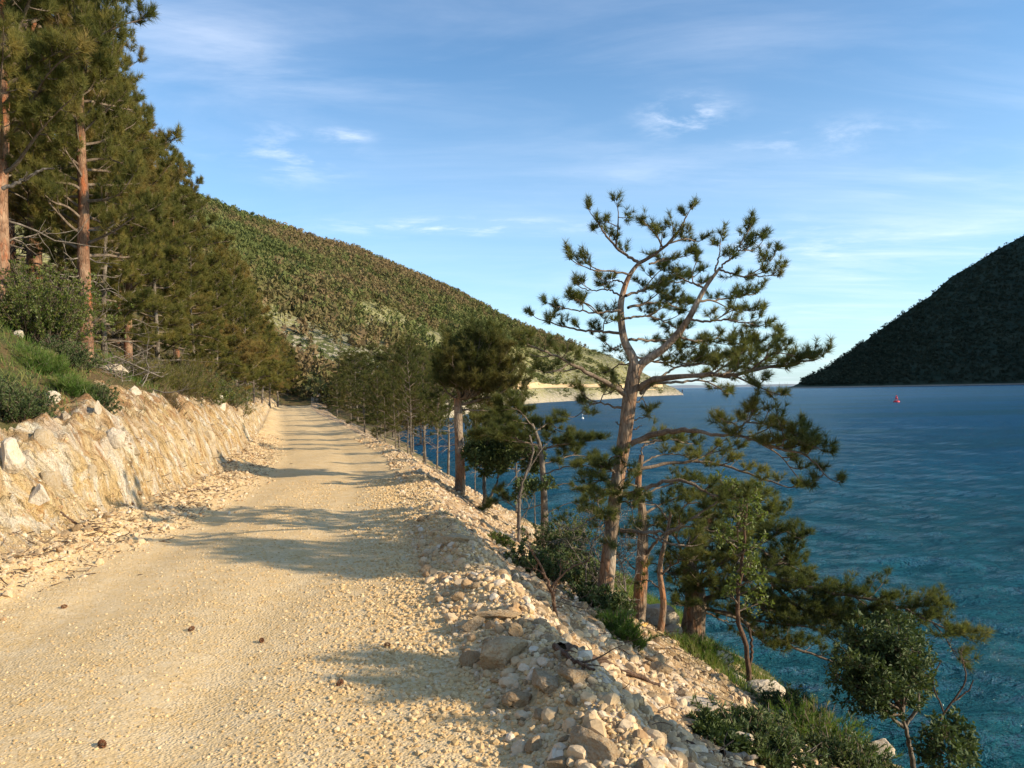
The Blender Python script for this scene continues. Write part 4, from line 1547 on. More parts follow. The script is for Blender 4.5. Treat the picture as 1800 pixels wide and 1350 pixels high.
# fuller boughs low on the thin pine
traced_pine('pine_tree', 9.7, [[(1160, 1120), (1166, 1060), (1160, 1000), (1172, 940), (1180, 900)]], [[.045, .038, .032, .026, .016]], [
    ([(1162, 1010), (1195, 985, -.2), (1235, 985, -.4)], .014, .006, .2, dict(den2=13)),
    ([(1168, 955), (1135, 940, .2), (1100, 945, .4)], .013, .006, .2, dict(den2=12)),
    ([(1172, 940), (1210, 925, -.2), (1255, 935, -.4), (1290, 950, -.5)], .013, .006, .2, dict(den2=13)),
    ([(1176, 915), (1150, 885, .2), (1120, 880, .4)], .012, .006, .2, dict(den2=12)),
    ([(1180, 905), (1215, 885, .0), (1260, 890, -.1)], .012, .006, .1, dict(den2=13)),
    ([(1164, 1040), (1140, 1020, .2), (1115, 1025, .3)], .012, .006, .4, dict(den2=10, bare=.3)),
], 'small bushy pine between the thin dark pine and the thick footed pine', seed=17, **FOL)

# third pine: thick foot at the water, long limb reaching right over the sea
D3 = 10.6
F3 = dict(FOL)
F3.update(den2=20, L2=.42, tuft=30, nl=.095, nw=.0046, n3=5, n4=2, flat=.22)
traced_pine('pine_tree', D3, [[(1213, 1140), (1220, 1085), (1222, 1040), (1212, 990), (1225, 940), (1260, 900)]], [[.185, .15, .13, .10, .07, .04]], [
    ([(1225, 1060), (1262, 1045, -.2), (1300, 1020, -.4), (1350, 1015, -.6), (1410, 1030, -.9), (1470, 1045, -1.1)], .045, .018, .15, dict(subs=[[(1330, 1016, -.5), (1370, 990, -.3), (1400, 1000, -.2)], [(1350, 1018, -.6), (1400, 1065, -.9), (1450, 1085, -1.0)], [(1290, 1025, -.4), (1330, 1060, -.7), (1370, 1090, -.9)]])),
    ([(1465, 1044, -1.1), (1530, 1052, -1.3), (1590, 1070, -1.6), (1640, 1095, -1.8), (1700, 1118, -2.0)], .020, .006, .0, dict(subs=[[(1500, 1048, -1.2), (1555, 1085, -1.3), (1600, 1100, -1.4)], [(1580, 1068, -1.6), (1620, 1060, -1.7), (1640, 1065, -1.8)], [(1640, 1095, -1.8), (1665, 1125, -1.9), (1675, 1145, -1.9)]])),
    ([(1225, 1065), (1290, 1085, .1), (1340, 1110, .2), (1400, 1140, .2), (1450, 1158, .1), (1500, 1175, .0)], .030, .012, .45, dict(den2=9)),
    ([(1235, 1070), (1290, 1080, -.5), (1350, 1095, -.9), (1410, 1100, -1.2), (1480, 1120, -1.4)], .020, .008, .3, {}),
    ([(1300, 1085, .0), (1345, 1130, .1), (1390, 1130, .2)], .016, .006, .2, {}),
    ([(1222, 1030), (1250, 1000, -.2), (1290, 975, -.3), (1330, 960, -.4), (1375, 935, -.4), (1400, 945, -.5)], .030, .009, .2, {}),
    ([(1215, 1000), (1240, 960, .3), (1285, 930, .5), (1330, 915, .6), (1370, 905, .6)], .026, .009, .2, {}),
    ([(1225, 945), (1260, 915, .0), (1300, 890, .0), (1340, 880, .1)], .022, .008, .15, {}),
    ([(1240, 925), (1250, 890, -.2), (1290, 870, -.3), (1325, 870, -.3)], .018, .007, .2, {}),
    ([(1215, 1010), (1205, 985, -.2), (1195, 960, -.4), (1180, 930, -.5)], .020, .008, .2, {}),
    ([(1222, 1050), (1235, 1030, -.3), (1225, 1060, -.5), (1205, 1065, -.6)], .018, .008, .15, dict(den2=18)),
    ([(1222, 1035), (1255, 1030, -.4), (1275, 1050, -.6)], .018, .008, .2, {}),
    ([(1330, 960, -.4), (1370, 985, -.3), (1395, 960, -.3), (1400, 955, -.3)], .012, .006, .1, {}),
    ([(1240, 1075), (1270, 1090, .1), (1300, 1095, .2)], .016, .007, .5, {}),
    ([(1222, 1020), (1260, 975, .2), (1300, 950, .3), (1340, 930, .3)], .020, .008, .2, {}),
    ([(1222, 1040), (1265, 1010, .3), (1310, 990, .5), (1360, 1000, .6), (1400, 1020, .6)], .020, .008, .2, {}),
    ([(1350, 1015, -.6), (1420, 1060, -1.0), (1500, 1090, -1.3), (1560, 1105, -1.4)], .018, .008, .0, {}),
    ([(1410, 1030, -.9), (1470, 1075, -1.0), (1540, 1080, -1.2)], .016, .007, .1, {}),
    ([(1290, 1030, -.3), (1340, 1070, -.2), (1400, 1080, -.1), (1450, 1100, -.1)], .018, .007, .1, {}),
    ([(1240, 930), (1275, 945, -.4), (1310, 920, -.6), (1345, 900, -.7)], .016, .007, .2, {}),
    ([(1215, 985), (1195, 1000, -.1), (1185, 1010, -.2), (1200, 1040, -.3)], .014, .006, .2, {}),
], 'thick footed pine at the waterline with a long leafy limb reaching over the sea', seed=13, mats=(M_bark, M_needle, M_wood), **F3)

# pine with flat plates left of the forked pine
D4 = 13.2
F4 = dict(FOL)
F4.update(den2=11, L2=.46, nl=.12, nw=.0055, tuft=30, flat=.22, up=.05, n3=6)
b4 = ground_hit(957, 948)
traced_pine('pine_tree', D4, [[(956, 955), (957, 900), (954, 830), (948, 780), (935, 745)]], [[.070, .06, .05, .04, .025]], [
    ([(955, 790), (985, 782, -.2), (1015, 778, -.4), (1040, 775, -.5)], .016, .006, .1, dict(den2=15)),
    ([(950, 785), (915, 775, -.2), (880, 762, -.4), (850, 765, -.5)], .018, .006, .1, dict(den2=15)),
    ([(945, 770), (915, 745, .3), (885, 735, .5), (850, 738, .7)], .016, .006, .1, dict(den2=15)),
    ([(940, 760), (965, 745, .3), (985, 760, .5)], .014, .006, .1, dict(den2=14)),
    ([(937, 750), (915, 725, -.2), (890, 712, -.4)], .012, .005, .1, dict(den2=14)),
    ([(955, 835), (980, 825, -.2), (1010, 818, -.4), (1045, 822, -.5)], .012, .005, .25, dict(den2=9)),
    ([(956, 815), (990, 805, .2), (1015, 800, .4), (1040, 805, .5)], .012, .005, .25, dict(den2=8)),
    ([(956, 860), (1000, 850, .0), (1040, 870, -.1)], .010, .005, .5, dict(den2=7)),
    ([(956, 885), (915, 895, .1), (885, 880, .2), (868, 885, .2)], .010, .005, .55, dict(den2=12)),
    ([(957, 905), (1000, 885, .0), (1030, 895, .0)], .008, .004, .6, dict(den2=6)),
], 'slim pale trunk pine with flat needle plates left of the forked pine', seed=14, mats=(M_bark_grey, M_needle, M_wood), **F4)

# umbrella shaped pine at the road edge
D5 = float(np.clip(ground_hit(808, 868)[1], 14.5, 17))
F5 = dict(FOL)
F5.update(den2=11, L2=.50, n3=6, L3=.22, nl=.13, nw=.0065, tuft=26, flat=.55, up=.14)
tops = []
rg5 = np.random.default_rng(5)
for k in range(22):
    a = k * 2.4
    rr_ = .35 + .65 * ((k % 7) / 6)
    ex = 838 + math.cos(a) * 66 * rr_
    ey = 660 - 62 * math.sqrt(max(0, 1 - rr_ ** 2 * .85)) + rg5.uniform(-8, 14)
    tops.append(([(806, 702 - 0), (815 + (ex - 815) * .35, 690, math.sin(a) * .3), (ex, ey, math.sin(a) * .85 * rr_)], .026, .008, .25, {}))
tops.append(([(808, 712), (835, 705, -.1), (880, 690, -.2), (905, 672, -.3)], .030, .010, .4, {}))
tops.append(([(808, 720), (850, 722, .1), (875, 725, .2)], .018, .006, .4, dict(den2=8)))
tops.append(([(806, 705), (785, 688, .0), (775, 665, .1)], .024, .008, .35, {}))
traced_pine('pine_tree', D5, [[(808, 878), (809, 820), (806, 750), (805, 700)]], [[.105, .088, .080, .075]], tops,
            'umbrella shaped pine with bare straight trunk at the road edge', seed=15, mats=(M_bark, M_needle_dark, M_wood), **F5)


FDEN = 1.0
# ------------------------------------------------------------------ generic pines
def gen_pine(seed, h, crown_lo, width, mats, den=1.0, tuft=22, nl=.13, nw=.006, lean=.03, shape='dome', dead=6, nbr=30, r_base=None, L2=.55, n3=5, n4=2, droop=.0, flat=.5, rmul=1.0):
    rg = np.random.default_rng(seed)
    root = empty('pine_tree', (0, 0, 0), '', 'pine tree')
    n = 9
    zz = np.linspace(0, h * .97, n)
    wob = np.cumsum(rg.normal(0, lean * h / n, (n, 2)), 0)
    wob -= wob[0]
    pts = np.column_stack([wob, zz])
    pts[0, 2] = -.35
    rb = (r_base or h * .0088 + .012) * rmul
    trunk_mesh('trunk', pts, [rb * 1.25, rb, rb * .85, rb * .7, rb * .5, rb * .3, rb * .12], mats[0], root, np.zeros(3), k=12, n=30)
    wood, leaf = MB(), MB()
    limbs, tb, tr_ = [], [], []
    rb = h * .013 + .02
    for k in range(nbr):
        t = crown_lo + (1 - crown_lo) * (k + .5 * rg.random()) / nbr
        p = np.array([np.interp(t, np.linspace(0, 1, n), pts[:, j]) for j in range(3)])
        s = (t - crown_lo) / (1 - crown_lo)
        if shape == 'dome':
            L = width * (1 - s) ** .55 * (.75 + .4 * rg.random()) * min(1, .55 + 2.2 * s) + .25
        elif shape == 'cone':
            L = width * (1 - s * .92) * (.7 + .4 * rg.random()) + .15
        else:
            L = width * (.35 + .65 * math.sin(math.pi * min(1, s * .75 + .3))) * (.6 + .5 * rg.random())
        a = k * 2.399 + rg.normal(0, .3)
        up_ = .10 + .75 * s ** 1.5 - droop
        d = norm(np.array([math.cos(a), math.sin(a), up_]))
        P_ = shoots(p[None], d[None], np.array([L]), 6, .05 + .03 * s - droop * .15, .12, rg)[0]
        tb.append(catmull(P_, 9))
        r_ = rb * .32 * (1 - .6 * s)
        tr_.append(np.linspace(r_, r_ * .25, 9))
        limbs.append((P_, .28))
    V, F = tubes(np.array(tb), np.array(tr_), 5)
    wood.add(V, F)
    foliate(limbs, wood, leaf, rg, den2=4.2 * den, L2=L2, n3=n3, L3=.25, r2=.010, tuft=tuft, nl=nl, nw=nw, flat=flat, up=.10, n4=n4, spread=1.2)
    # dead lower limbs
    db, dr_ = [], []
    for k in range(dead):
        t = crown_lo * (.35 + .75 * rg.random())
        p = np.array([np.interp(t, np.linspace(0, 1, n), pts[:, j]) for j in range(3)])
        a = rg.random() * 6.28
        L = width * (.3 + .4 * rg.random())
        P_ = shoots(p[None], np.array([[math.cos(a), math.sin(a), .1]]), np.array([L]), 6, -.03, .22, rg)[0]
        db.append(P_)
        dr_.append(np.linspace(.022, .005, 7))
        for j in range(3):
            q_, tg = at_t(P_[None], np.array([0]), np.array([.3 + .6 * rg.random()]))
            Q = shoots(q_, norm(tg + rand_unit(1, rg) * .9), np.array([L * .35]), 6, 0, .2, rg)[0]
            db.append(Q)
            dr_.append(np.linspace(.009, .003, 7))
    cr = leaf.obj('crown', mats[1], False, root)
    wood.obj('branches', mats[2], True, cr)
    if db:
        dm = MB()
        V, F = tubes(np.array(db), np.array(dr_), 4)
        dm.add(V, F)
        dm.obj('dead_branches', M_dead, True, root)
    return root


def place(proto_h, proto, px, D, toppy, label, group, used, rz=None, wid=1.0, zofs=0.0):
    base = P(px, 690, D)
    x_, y_ = base[0], base[1]
    z_ = float(T(np.array(x_), np.array(y_))) + zofs
    z_ = max(z_, -2.5)
    top = P(px, toppy, D)[2]
    s = max((top - z_) / proto_h, .25)
    rz = random.random() * 6.28 if rz is None else rz
    if not used[0]:
        used[0] = True
        proto.location = (x_, y_, z_)
        proto.rotation_euler = (0, 0, rz)
        proto.scale = (s * wid, s * wid, s)
        setp(proto, label, None, group)
        return proto
    return copy_thing(proto, (x_, y_, z_), rz, (s * wid, s * wid, s), label, group)


GM = (M_bark_red, M_needle_grove, M_wood)
grove = [gen_pine(61, 9, .25, 2.7, GM, 1.5, 22, .18, .0085, shape='full', rmul=2.3, dead=18, nbr=58, n4=3, n3=6),
         gen_pine(62, 9, .24, 2.9, GM, 1.5, 22, .18, .0085, shape='full', dead=14, rmul=1.7, nbr=60, n4=3, n3=6),
         gen_pine(63, 9, .08, 2.8, (M_bark_grey, M_needle_grove, M_wood), 1.5, 22, .18, .0085, shape='cone', dead=10, nbr=58, droop=.15, n4=3, n3=6)]
gu = [[False], [False], [False]]
GG = 'pines of the grove above the bank'
for v, px, D, top, wid, lab in [
    (1, 2, 13.0, -420, .8, 'tall grey trunk pine cut by the left edge of the picture'),
    (0, 150, 14.2, -110, .62, 'big red barked pine standing on the grass above the bank'),
    (1, 62, 17.5, -240, .85, 'pine behind the light green bush, between the left edge and the red barked pine'),
    (2, 186, 17.0, 120, .85, 'slim leaning reddish pine just right of the big red barked pine'),
    (1, 112, 21.0, -60, .8, 'pine deep in the grove seen between the two nearest trunks'),
    (1, 226, 19.5, 205, .85, 'pine whose sunlit crown steps down right of the tallest crown'),
    (0, 208, 24.0, 165, .85, 'pine behind the stepped crown with thin purple top twigs'),
    (2, 276, 22.5, 270, .95, 'pine with drooping olive boughs over the middle of the bank'),
    (1, 312, 26.0, 305, .9, 'pine forming the lower right shoulder of the dark grove'),
    (2, 342, 25.0, 425, .95, 'yellow brown low pine at the outer corner of the grove'),
    (2, 382, 29.0, 470, .95, 'brownish pine with two pale bare stems above the bank end'),
    (1, 20, 24.0, -120, .9, 'pine in the deep shade far behind the left edge tree'),
    (1, -95, 15.0, -330, .8, 'pine just outside the left edge whose boughs reach in'),
    (0, 262, 31.0, 245, 1.0, 'pine filling the back of the grove under the skyline'),
    (1, 150, 30.0, 80, 1.0, 'pine far back in the grove behind the red barked pine'),
    (2, 120, 16.0, 250, .9, 'low dark pine under the crowns left of the red barked pine'),
]:
    place(9, grove[v], px, D, top, lab, GG, gu[v], wid=wid)
RM = (M_bark_grey, M_needle_grove, M_wood)
rowp = [gen_pine(71, 6, .16, 1.8, RM, 1.6, 16, .19, .012, lean=.06, shape='full', dead=5, nbr=36, n4=3),
        gen_pine(72, 6, .22, 1.7, RM, 1.6, 16, .19, .012, lean=.07, shape='full', dead=6, nbr=34, n4=3)]
ru_ = [[False], [False]]
RG = 'slender pines left of the road bend'
for v, px, D, top, wid, lab in [
    (0, 414, 30, 474, .85, 'slender pine with pale straight stem at the end of the bank'),
    (1, 434, 38, 508, .9, 'brownish slender pine over the bank end beside the pale stemmed pine'),
    (0, 446, 50, 540, .95, 'leaning pine, first of the thin stems before the road bend'),
    (1, 460, 66, 568, 1.0, 'second of the thin stemmed pines before the road bend'),
    (0, 474, 80, 584, 1.0, 'third of the thin stemmed pines before the road bend'),
    (1, 488, 92, 596, 1.1, 'fourth thin stemmed pine, leaning towards the road bend'),
    (0, 506, 108, 608, 1.2, 'bushy pine just where the road disappears'),
    (1, 412, 46, 466, 1.0, 'olive pine behind the bank end pines'),
    (0, 436, 66, 525, 1.1, 'olive pine uphill of the road bend'),
    (1, 528, 118, 622, 1.3, 'far pine closing the road bend'),
    (0, 390, 40, 448, 1.1, 'tall olive pine uphill behind the corner of the grove'),
    (1, 548, 126, 634, 1.3, 'far round pine beyond the road bend'),
    (0, 464, 104, 572, 1.3, 'dark olive pine uphill of the thin stemmed pines'),
    (1, 496, 122, 600, 1.3, 'far olive pine above the spot where the road disappears'),
]:
    place(6, rowp[v], px, D, top, lab, RG, ru_[v], wid=wid)

SM = (M_bark_grey, M_needle_dark, M_wood)
sea_p = [gen_pine(81, 6, .30, 1.9, SM, 1.6, 18, .17, .011, lean=.05, shape='full', dead=10, nbr=28, n4=2, flat=.22, L2=.6, n3=6),
         gen_pine(82, 6, .40, 1.7, SM, 1.6, 18, .17, .011, lean=.06, shape='dome', dead=12, nbr=24, n4=2, flat=.20, L2=.6, n3=6),
         gen_pine(83, 6, .20, 1.9, SM, 1.6, 18, .17, .011, lean=.04, shape='cone', dead=8, nbr=32, n4=2, droop=.1, flat=.20, L2=.6, n3=6)]
su = [[False], [False], [False]]
SG = 'pines between the road and the sea'
for v, px, D, top, wid, lab in [
    (1, 722, 21.5, 600, .62, 'tall thin pine with pale trunk and small tuft top left of the umbrella pine'),
    (0, 694, 26.0, 668, .75, 'short pine at the road edge left of the tall thin pine'),
    (1, 716, 29.0, 660, .8, 'pine just behind the short road edge pine'),
    (2, 676, 32.0, 662, .8, 'dark layered pine casting its shadow over the road'),
    (0, 662, 38.0, 662, .9, 'dark spreading pine at the narrowing of the road'),
    (2, 640, 45.0, 664, 1.0, 'low dark pine next to the far part of the road'),
    (0, 616, 57.0, 666, 1.1, 'round dark pine near the road bend on the sea side'),
    (2, 592, 74.0, 660, 1.1, 'small dark bushy pine at the road bend on the sea side'),
    (1, 766, 23.0, 648, .7, 'slim pine between the tall thin pine and the umbrella pine'),
    (0, 745, 30.0, 640, .85, 'pine behind the slim pine, against the pale shore rocks'),
    (1, 744, 36.0, 645, .9, 'grey trunked pine deeper in the seaside row'),
    (2, 700, 45.0, 652, 1.0, 'dark pine crown in the middle of the seaside row'),
    (0, 724, 50.0, 645, 1.0, 'broad olive crown in the seaside row below the bright meadow'),
    (2, 668, 58.0, 655, 1.1, 'dark crown behind the spreading pine'),
    (1, 785, 38.0, 630, .95, 'pine with thin crown behind the umbrella pine trunk'),
    (0, 738, 62.0, 622, 1.1, 'olive pine crown in front of the lower hillside'),
    (2, 690, 68.0, 640, 1.2, 'small far crown in the seaside row'),
    (1, 628, 78.0, 622, 1.2, 'far olive crown above the road bend'),
    (0, 768, 78.0, 628, 1.2, 'far pine crown left of the umbrella pine'),
    (1, 832, 16.8, 690, .45, 'thin leaning pine stem just right of the umbrella pine trunk'),
    (2, 870, 60.0, 655, 1.1, 'far pine by the bright shore right of the umbrella crown'),
    (0, 905, 19.0, 655, .65, 'hazy olive pine right of the umbrella pine'),
    (1, 850, 26.0, 668, .7, 'thin pine behind the grey green leafy tree'),
    (0, 612, 104.0, 630, 1.3, 'olive pine on the lower hillside beyond the road bend'),
    (2, 575, 116.0, 632, 1.3, 'brownish pine on the lower hillside beyond the road bend'),
    (1, 700, 104.0, 612, 1.4, 'small pine at the foot of the bright meadow'),
    (2, 775, 112.0, 615, 1.4, 'small pine on the lower hillside above the umbrella pine'),
    (1, 640, 88.0, 628, 1.3, 'olive pine behind the low dark pines of the seaside row'),
    (0, 690, 92.0, 618, 1.3, 'olive pine top showing over the middle of the seaside row'),
    (2, 716, 86.0, 622, 1.3, 'green pine top behind the broad olive crown'),
    (2, 755, 96.0, 622, 1.3, 'green pine top behind the slim pine beside the umbrella pine'),
    (0, 600, 124.0, 630, 1.5, 'tall far pine on the slope above the road bend'),
    (2, 556, 118.0, 632, 1.4, 'far green pine just right of where the road disappears'),
    (0, 655, 96.0, 615, 1.3, 'rounded olive pine between the road bend and the meadow'),
    (2, 735, 98.0, 612, 1.3, 'dark green pine in front of the meadow left of the umbrella pine'),
]:
    place(6, sea_p[v], px, D, top, lab, SG, su[v], wid=wid)


for sd_, xy, hgt, lo, wd, lab in [(91, (5.5, 5.35), 6.6, .60, 1.25, 'pine standing just outside the right edge, its crown shading the road'),
                                 (92, (4.9, 2.6), 4.85, .72, .75, 'pine beside the camera on the right, its crown shading the nearest rubble')]:
    z_ = max(float(T(np.array(xy[0]), np.array(xy[1]))), -2.55)
    g_ = gen_pine(sd_, hgt, lo, wd, SM, 2.4, 22, .12, .008, lean=.006, shape='full', dead=0, nbr=44, n4=3, L2=.4)
    g_.location = (xy[0], xy[1], z_)
    setp(g_, lab)
# ------------------------------------------------------------------ broadleaf trees and shrubs
def leafy(name, D0, stems, limbs, label, cat, mat_leaf, seed, r=.03, leaf=.05, wid=.022, tuft=9, den=14, L2=.28, base=None, n3=5, bark=None, t0=.1, group=None):
    rg = np.random.default_rng(seed)
    b = limb_pts(stems[0], D0)[0]
    root = empty(name, b, label, cat, group)
    st = MB()
    for j, sp_ in enumerate(stems):
        pts = catmull(limb_pts(sp_, D0), 18)
        pts[1:] += rg.normal(0, r * .18, (17, 3))
        V, F = tubes(pts[None], np.linspace(r if j == 0 else r * .6, r * .35, 18)[None], 8)
        st.add(V - b, F)
    st.obj('trunk', bark or M_bark_grey, True, root)
    wood, lf = MB(), MB()
    lst = []
    for lb in limbs:
        pts = limb_pts(lb, D0) - b
        V, F = tubes(catmull(pts, 8)[None], np.linspace(r * .4, r * .15, 8)[None], 5)
        wood.add(V, F)
        lst.append((pts, t0))
    foliate(lst, wood, lf, rg, den2=den, L2=L2, n3=n3, L3=.10, r2=.005, tuft=tuft, nl=leaf, nw=wid, flat=.8, up=.08, kind='leaf')
    c_ = lf.obj('crown', mat_leaf, False, root)
    wood.obj('branches', M_wood, True, c_)
    return root


D6 = 7.4
rg6 = np.random.default_rng(66)
limbs6 = []
for k in range(60):
    a = k * 2.399
    f_ = math.sqrt((k + .5) / 60)
    cxp, cyp = 1552 + math.cos(a) * 76 * f_, 1178 - math.sin(a) * 82 * f_
    dz = rg6.uniform(-.42, .42) * math.sqrt(1 - f_ ** 2 * .8)
    g_ = rg6.random() * .9
    sx, sy = 1590 - 34 * g_, 1262 - 85 * g_
    limbs6.append([(sx, sy, 0), ((sx + cxp) / 2 + rg6.uniform(-8, 8), (sy + cyp) / 2, dz * .5), (cxp, cyp, dz)])
leafy('broadleaf_tree', D6, [[(1606, 1372), (1603, 1330), (1590, 1275, .0), (1570, 1220)], [(1590, 1280), (1560, 1250), (1545, 1200)], [(1592, 1275), (1615, 1240), (1610, 1190)]], limbs6,
      'round crowned evergreen tree with dark glossy leaves at the bottom right', 'tree', M_leaf, 21, r=.030, leaf=.058, wid=.022, tuft=9, den=13, L2=.17, n3=5, t0=.40)
leafy('broadleaf_tree', D6, [[(1625, 1330), (1650, 1270), (1680, 1225), (1698, 1190), (1688, 1150)], [(1668, 1240), (1700, 1215), (1712, 1195)], [(1660, 1255), (1640, 1200), (1655, 1160)]],
      [[(1690, 1160), (1689, 1152), (1688, 1148)]], 'nearly bare crooked sapling right of the round crowned tree', 'sapling', M_leaf, 22, r=.014, leaf=.03, wid=.012, tuft=2, den=6, L2=.08, bark=M_deadbrown)
lm = [[(1670, 1335), (1665 + math.cos(a) * 30, 1315 - math.sin(a) * 34)] for a in np.linspace(0, 6.1, 12)]
leafy('leafy_bush', 7.0, [[(1668, 1365), (1668, 1330)]], [[(p[0][0], p[0][1], 0), (p[1][0], p[1][1], rg6.uniform(-.15, .15))] for p in lm], 'small round leafed bush at the bottom right corner', 'bush', M_leaf, 23, r=.012, leaf=.06, wid=.032, tuft=6, den=14, L2=.14)

# leafy sapling with a dark stem in front of the third pine
limbs7 = [[(1296, 1075 - k * 14, 0), (1296 + rg6.uniform(-34, 36), 1062 - k * 15, rg6.uniform(-.3, .2))] for k in range(15)]
leafy('broadleaf_tree', 8.6, [[(1318, 1245), (1316, 1190), (1312, 1140), (1300, 1100), (1296, 1070), (1305, 980), (1312, 880)], [(1316, 1185), (1322, 1140), (1316, 1100)]], limbs7,
      'young light green leafy tree with dark bent stem before the thick footed pine', 'tree', M_leaf_light, 24, r=.034, leaf=.050, wid=.024, tuft=5, den=13, L2=.16, bark=M_deadbrown)
# grey-green broadleaf between the umbrella pine and the forked pine
limbs8 = []
for k in range(26):
    a = k * 2.399
    f_ = math.sqrt((k + .5) / 26)
    limbs8.append([(856, 815, 0), (862 + math.cos(a) * 38 * f_, 798 - math.sin(a) * 30 * f_, rg6.uniform(-.4, .4))])
leafy('broadleaf_tree', 14.0, [[(853, 895), (851, 850), (856, 805)], [(858, 885), (872, 850), (880, 815)]], limbs8,
      'grey green broadleaf tree with forked thin stems right of the umbrella pine', 'tree', M_leaf, 25, r=.045, leaf=.085, wid=.042, tuft=9, den=10, L2=.25)
limbs9 = [[(930, 805, 0), (925 + rg6.uniform(-24, 26), 800 + rg6.uniform(-25, 22), rg6.uniform(-.3, .3))] for k in range(12)]
leafy('broadleaf_tree', 13.6, [[(905, 975), (912, 900), (918, 850), (935, 800)]], limbs9,
      'dark leafed tree just left of the slim pale trunk pine', 'tree', M_leaf, 26, r=.03, leaf=.08, wid=.038, tuft=9, den=10, L2=.24)
limbs9 = [[(940, 860, 0), (940 + rg6.uniform(-26, 28), 860 + rg6.uniform(-14, 12), rg6.uniform(-.3, .3))] for k in range(9)]
leafy('leafy_bush', 12.8, [[(944, 955), (940, 900), (940, 860)]], limbs9,
      'small dark leafy crown on the middle of the slim pale trunk', 'bush', M_leaf, 27, r=.014, leaf=.07, wid=.035, tuft=8, den=10, L2=.2)

# bare saplings
def bare_tree(name, D0, paths, radii, label, mat, cat='sapling', twigs=4, seed=0, L=.22):
    rg = np.random.default_rng(seed)
    b = limb_pts(paths[0], D0)[0]
    root = empty(name, b, label, cat)
    for j, pth in enumerate(paths):
        n_ = 24 if j == 0 else 14
        q_ = catmull(limb_pts(pth, D0), n_)
        q_[1:] += rg.normal(0, radii[j] * .22, (n_ - 1, 3))
        w = MB()
        V, F = tubes(q_[None], np.linspace(radii[j], radii[j] * .35, n_)[None], 8 if j == 0 else 6)
        w.add(V - b, F)
        k = twigs * (2 if j == 0 else 1)
        t_ = .35 + .6 * rg.random(k)
        o_, tg = at_t(q_[None], np.zeros(k, int), t_)
        Q = shoots(o_, norm(tg * .6 + rand_unit(k, rg)), L * (.4 + .8 * rg.random(k)), 5, .08, .22, rg)
        V, F = tubes(Q, np.linspace(radii[j] * .28, .0022, 6)[None] * np.ones((k, 1)), 4)
        w.add(V - b, F)
        o_, tg = at_t(Q, np.repeat(np.arange(k), 2), .3 + .6 * rg.random(2 * k))
        Q = shoots(o_, norm(tg * .8 + rand_unit(2 * k, rg)), L * .45 * (.4 + .8 * rg.random(2 * k)), 4, .05, .2, rg)
        V, F = tubes(Q, np.linspace(.0035, .0018, 5)[None] * np.ones((2 * k, 1)), 3)
        w.add(V - b, F)
        w.obj('trunk' if j == 0 else 'branch', mat, True, root)
    return root


bare_tree('sapling', 10.2, [[(912, 985), (913, 920), (914, 870), (922, 840), (935, 805), (938, 788), (930, 765)], [(922, 838), (945, 800), (960, 780)], [(913, 915), (925, 900), (932, 885)]],
          [.026, .014, .012], 'bare pale crooked sapling left of the slim pale trunk pine', M_dead, seed=31)
bare_tree('sapling', 6.1, [[(974, 1128), (977, 1095), (974, 1060), (962, 1020), (945, 985), (930, 960)], [(966, 1035), (1000, 1000), (1040, 985)], [(958, 1010), (940, 1000), (930, 1010)], [(970, 1045), (985, 1010), (985, 985)]],
          [.020, .011, .008, .008], 'dead dark sapling on the rubble slope below the forked pine', M_deadbrown, seed=32, L=.16)
for j, (pth, rr_, lab) in enumerate([
    ([(1085, 1130, -.3), (1075, 1060, -.2), (1060, 1000, 0), (1040, 960, .1), (1020, 920, .1)], .012, 'tangle of bare twigs leaning against the left of the forked pine'),
    ([(1098, 1120, -.1), (1100, 1040, 0), (1092, 990, .1), (1070, 965, .0)], .012, 'thin bent dead stem right of the forked pine foot'),
    ([(1035, 1060, -.2), (1030, 1000, 0), (1045, 950, .1), (1060, 900, .1)], .010, 'dead twiggy stem left of the forked pine foot')]):
    bare_tree('dead_bush', 8.6, [pth, [(pth[1][0], pth[1][1], 0), (pth[1][0] - 40, pth[1][1] - 60, -.2)], [(pth[2][0], pth[2][1], 0), (pth[2][0] + 45, pth[2][1] - 40, -.3)]], [rr_, .007, .007], lab, M_dead, 'dead bush', 12, 40 + j, .32)


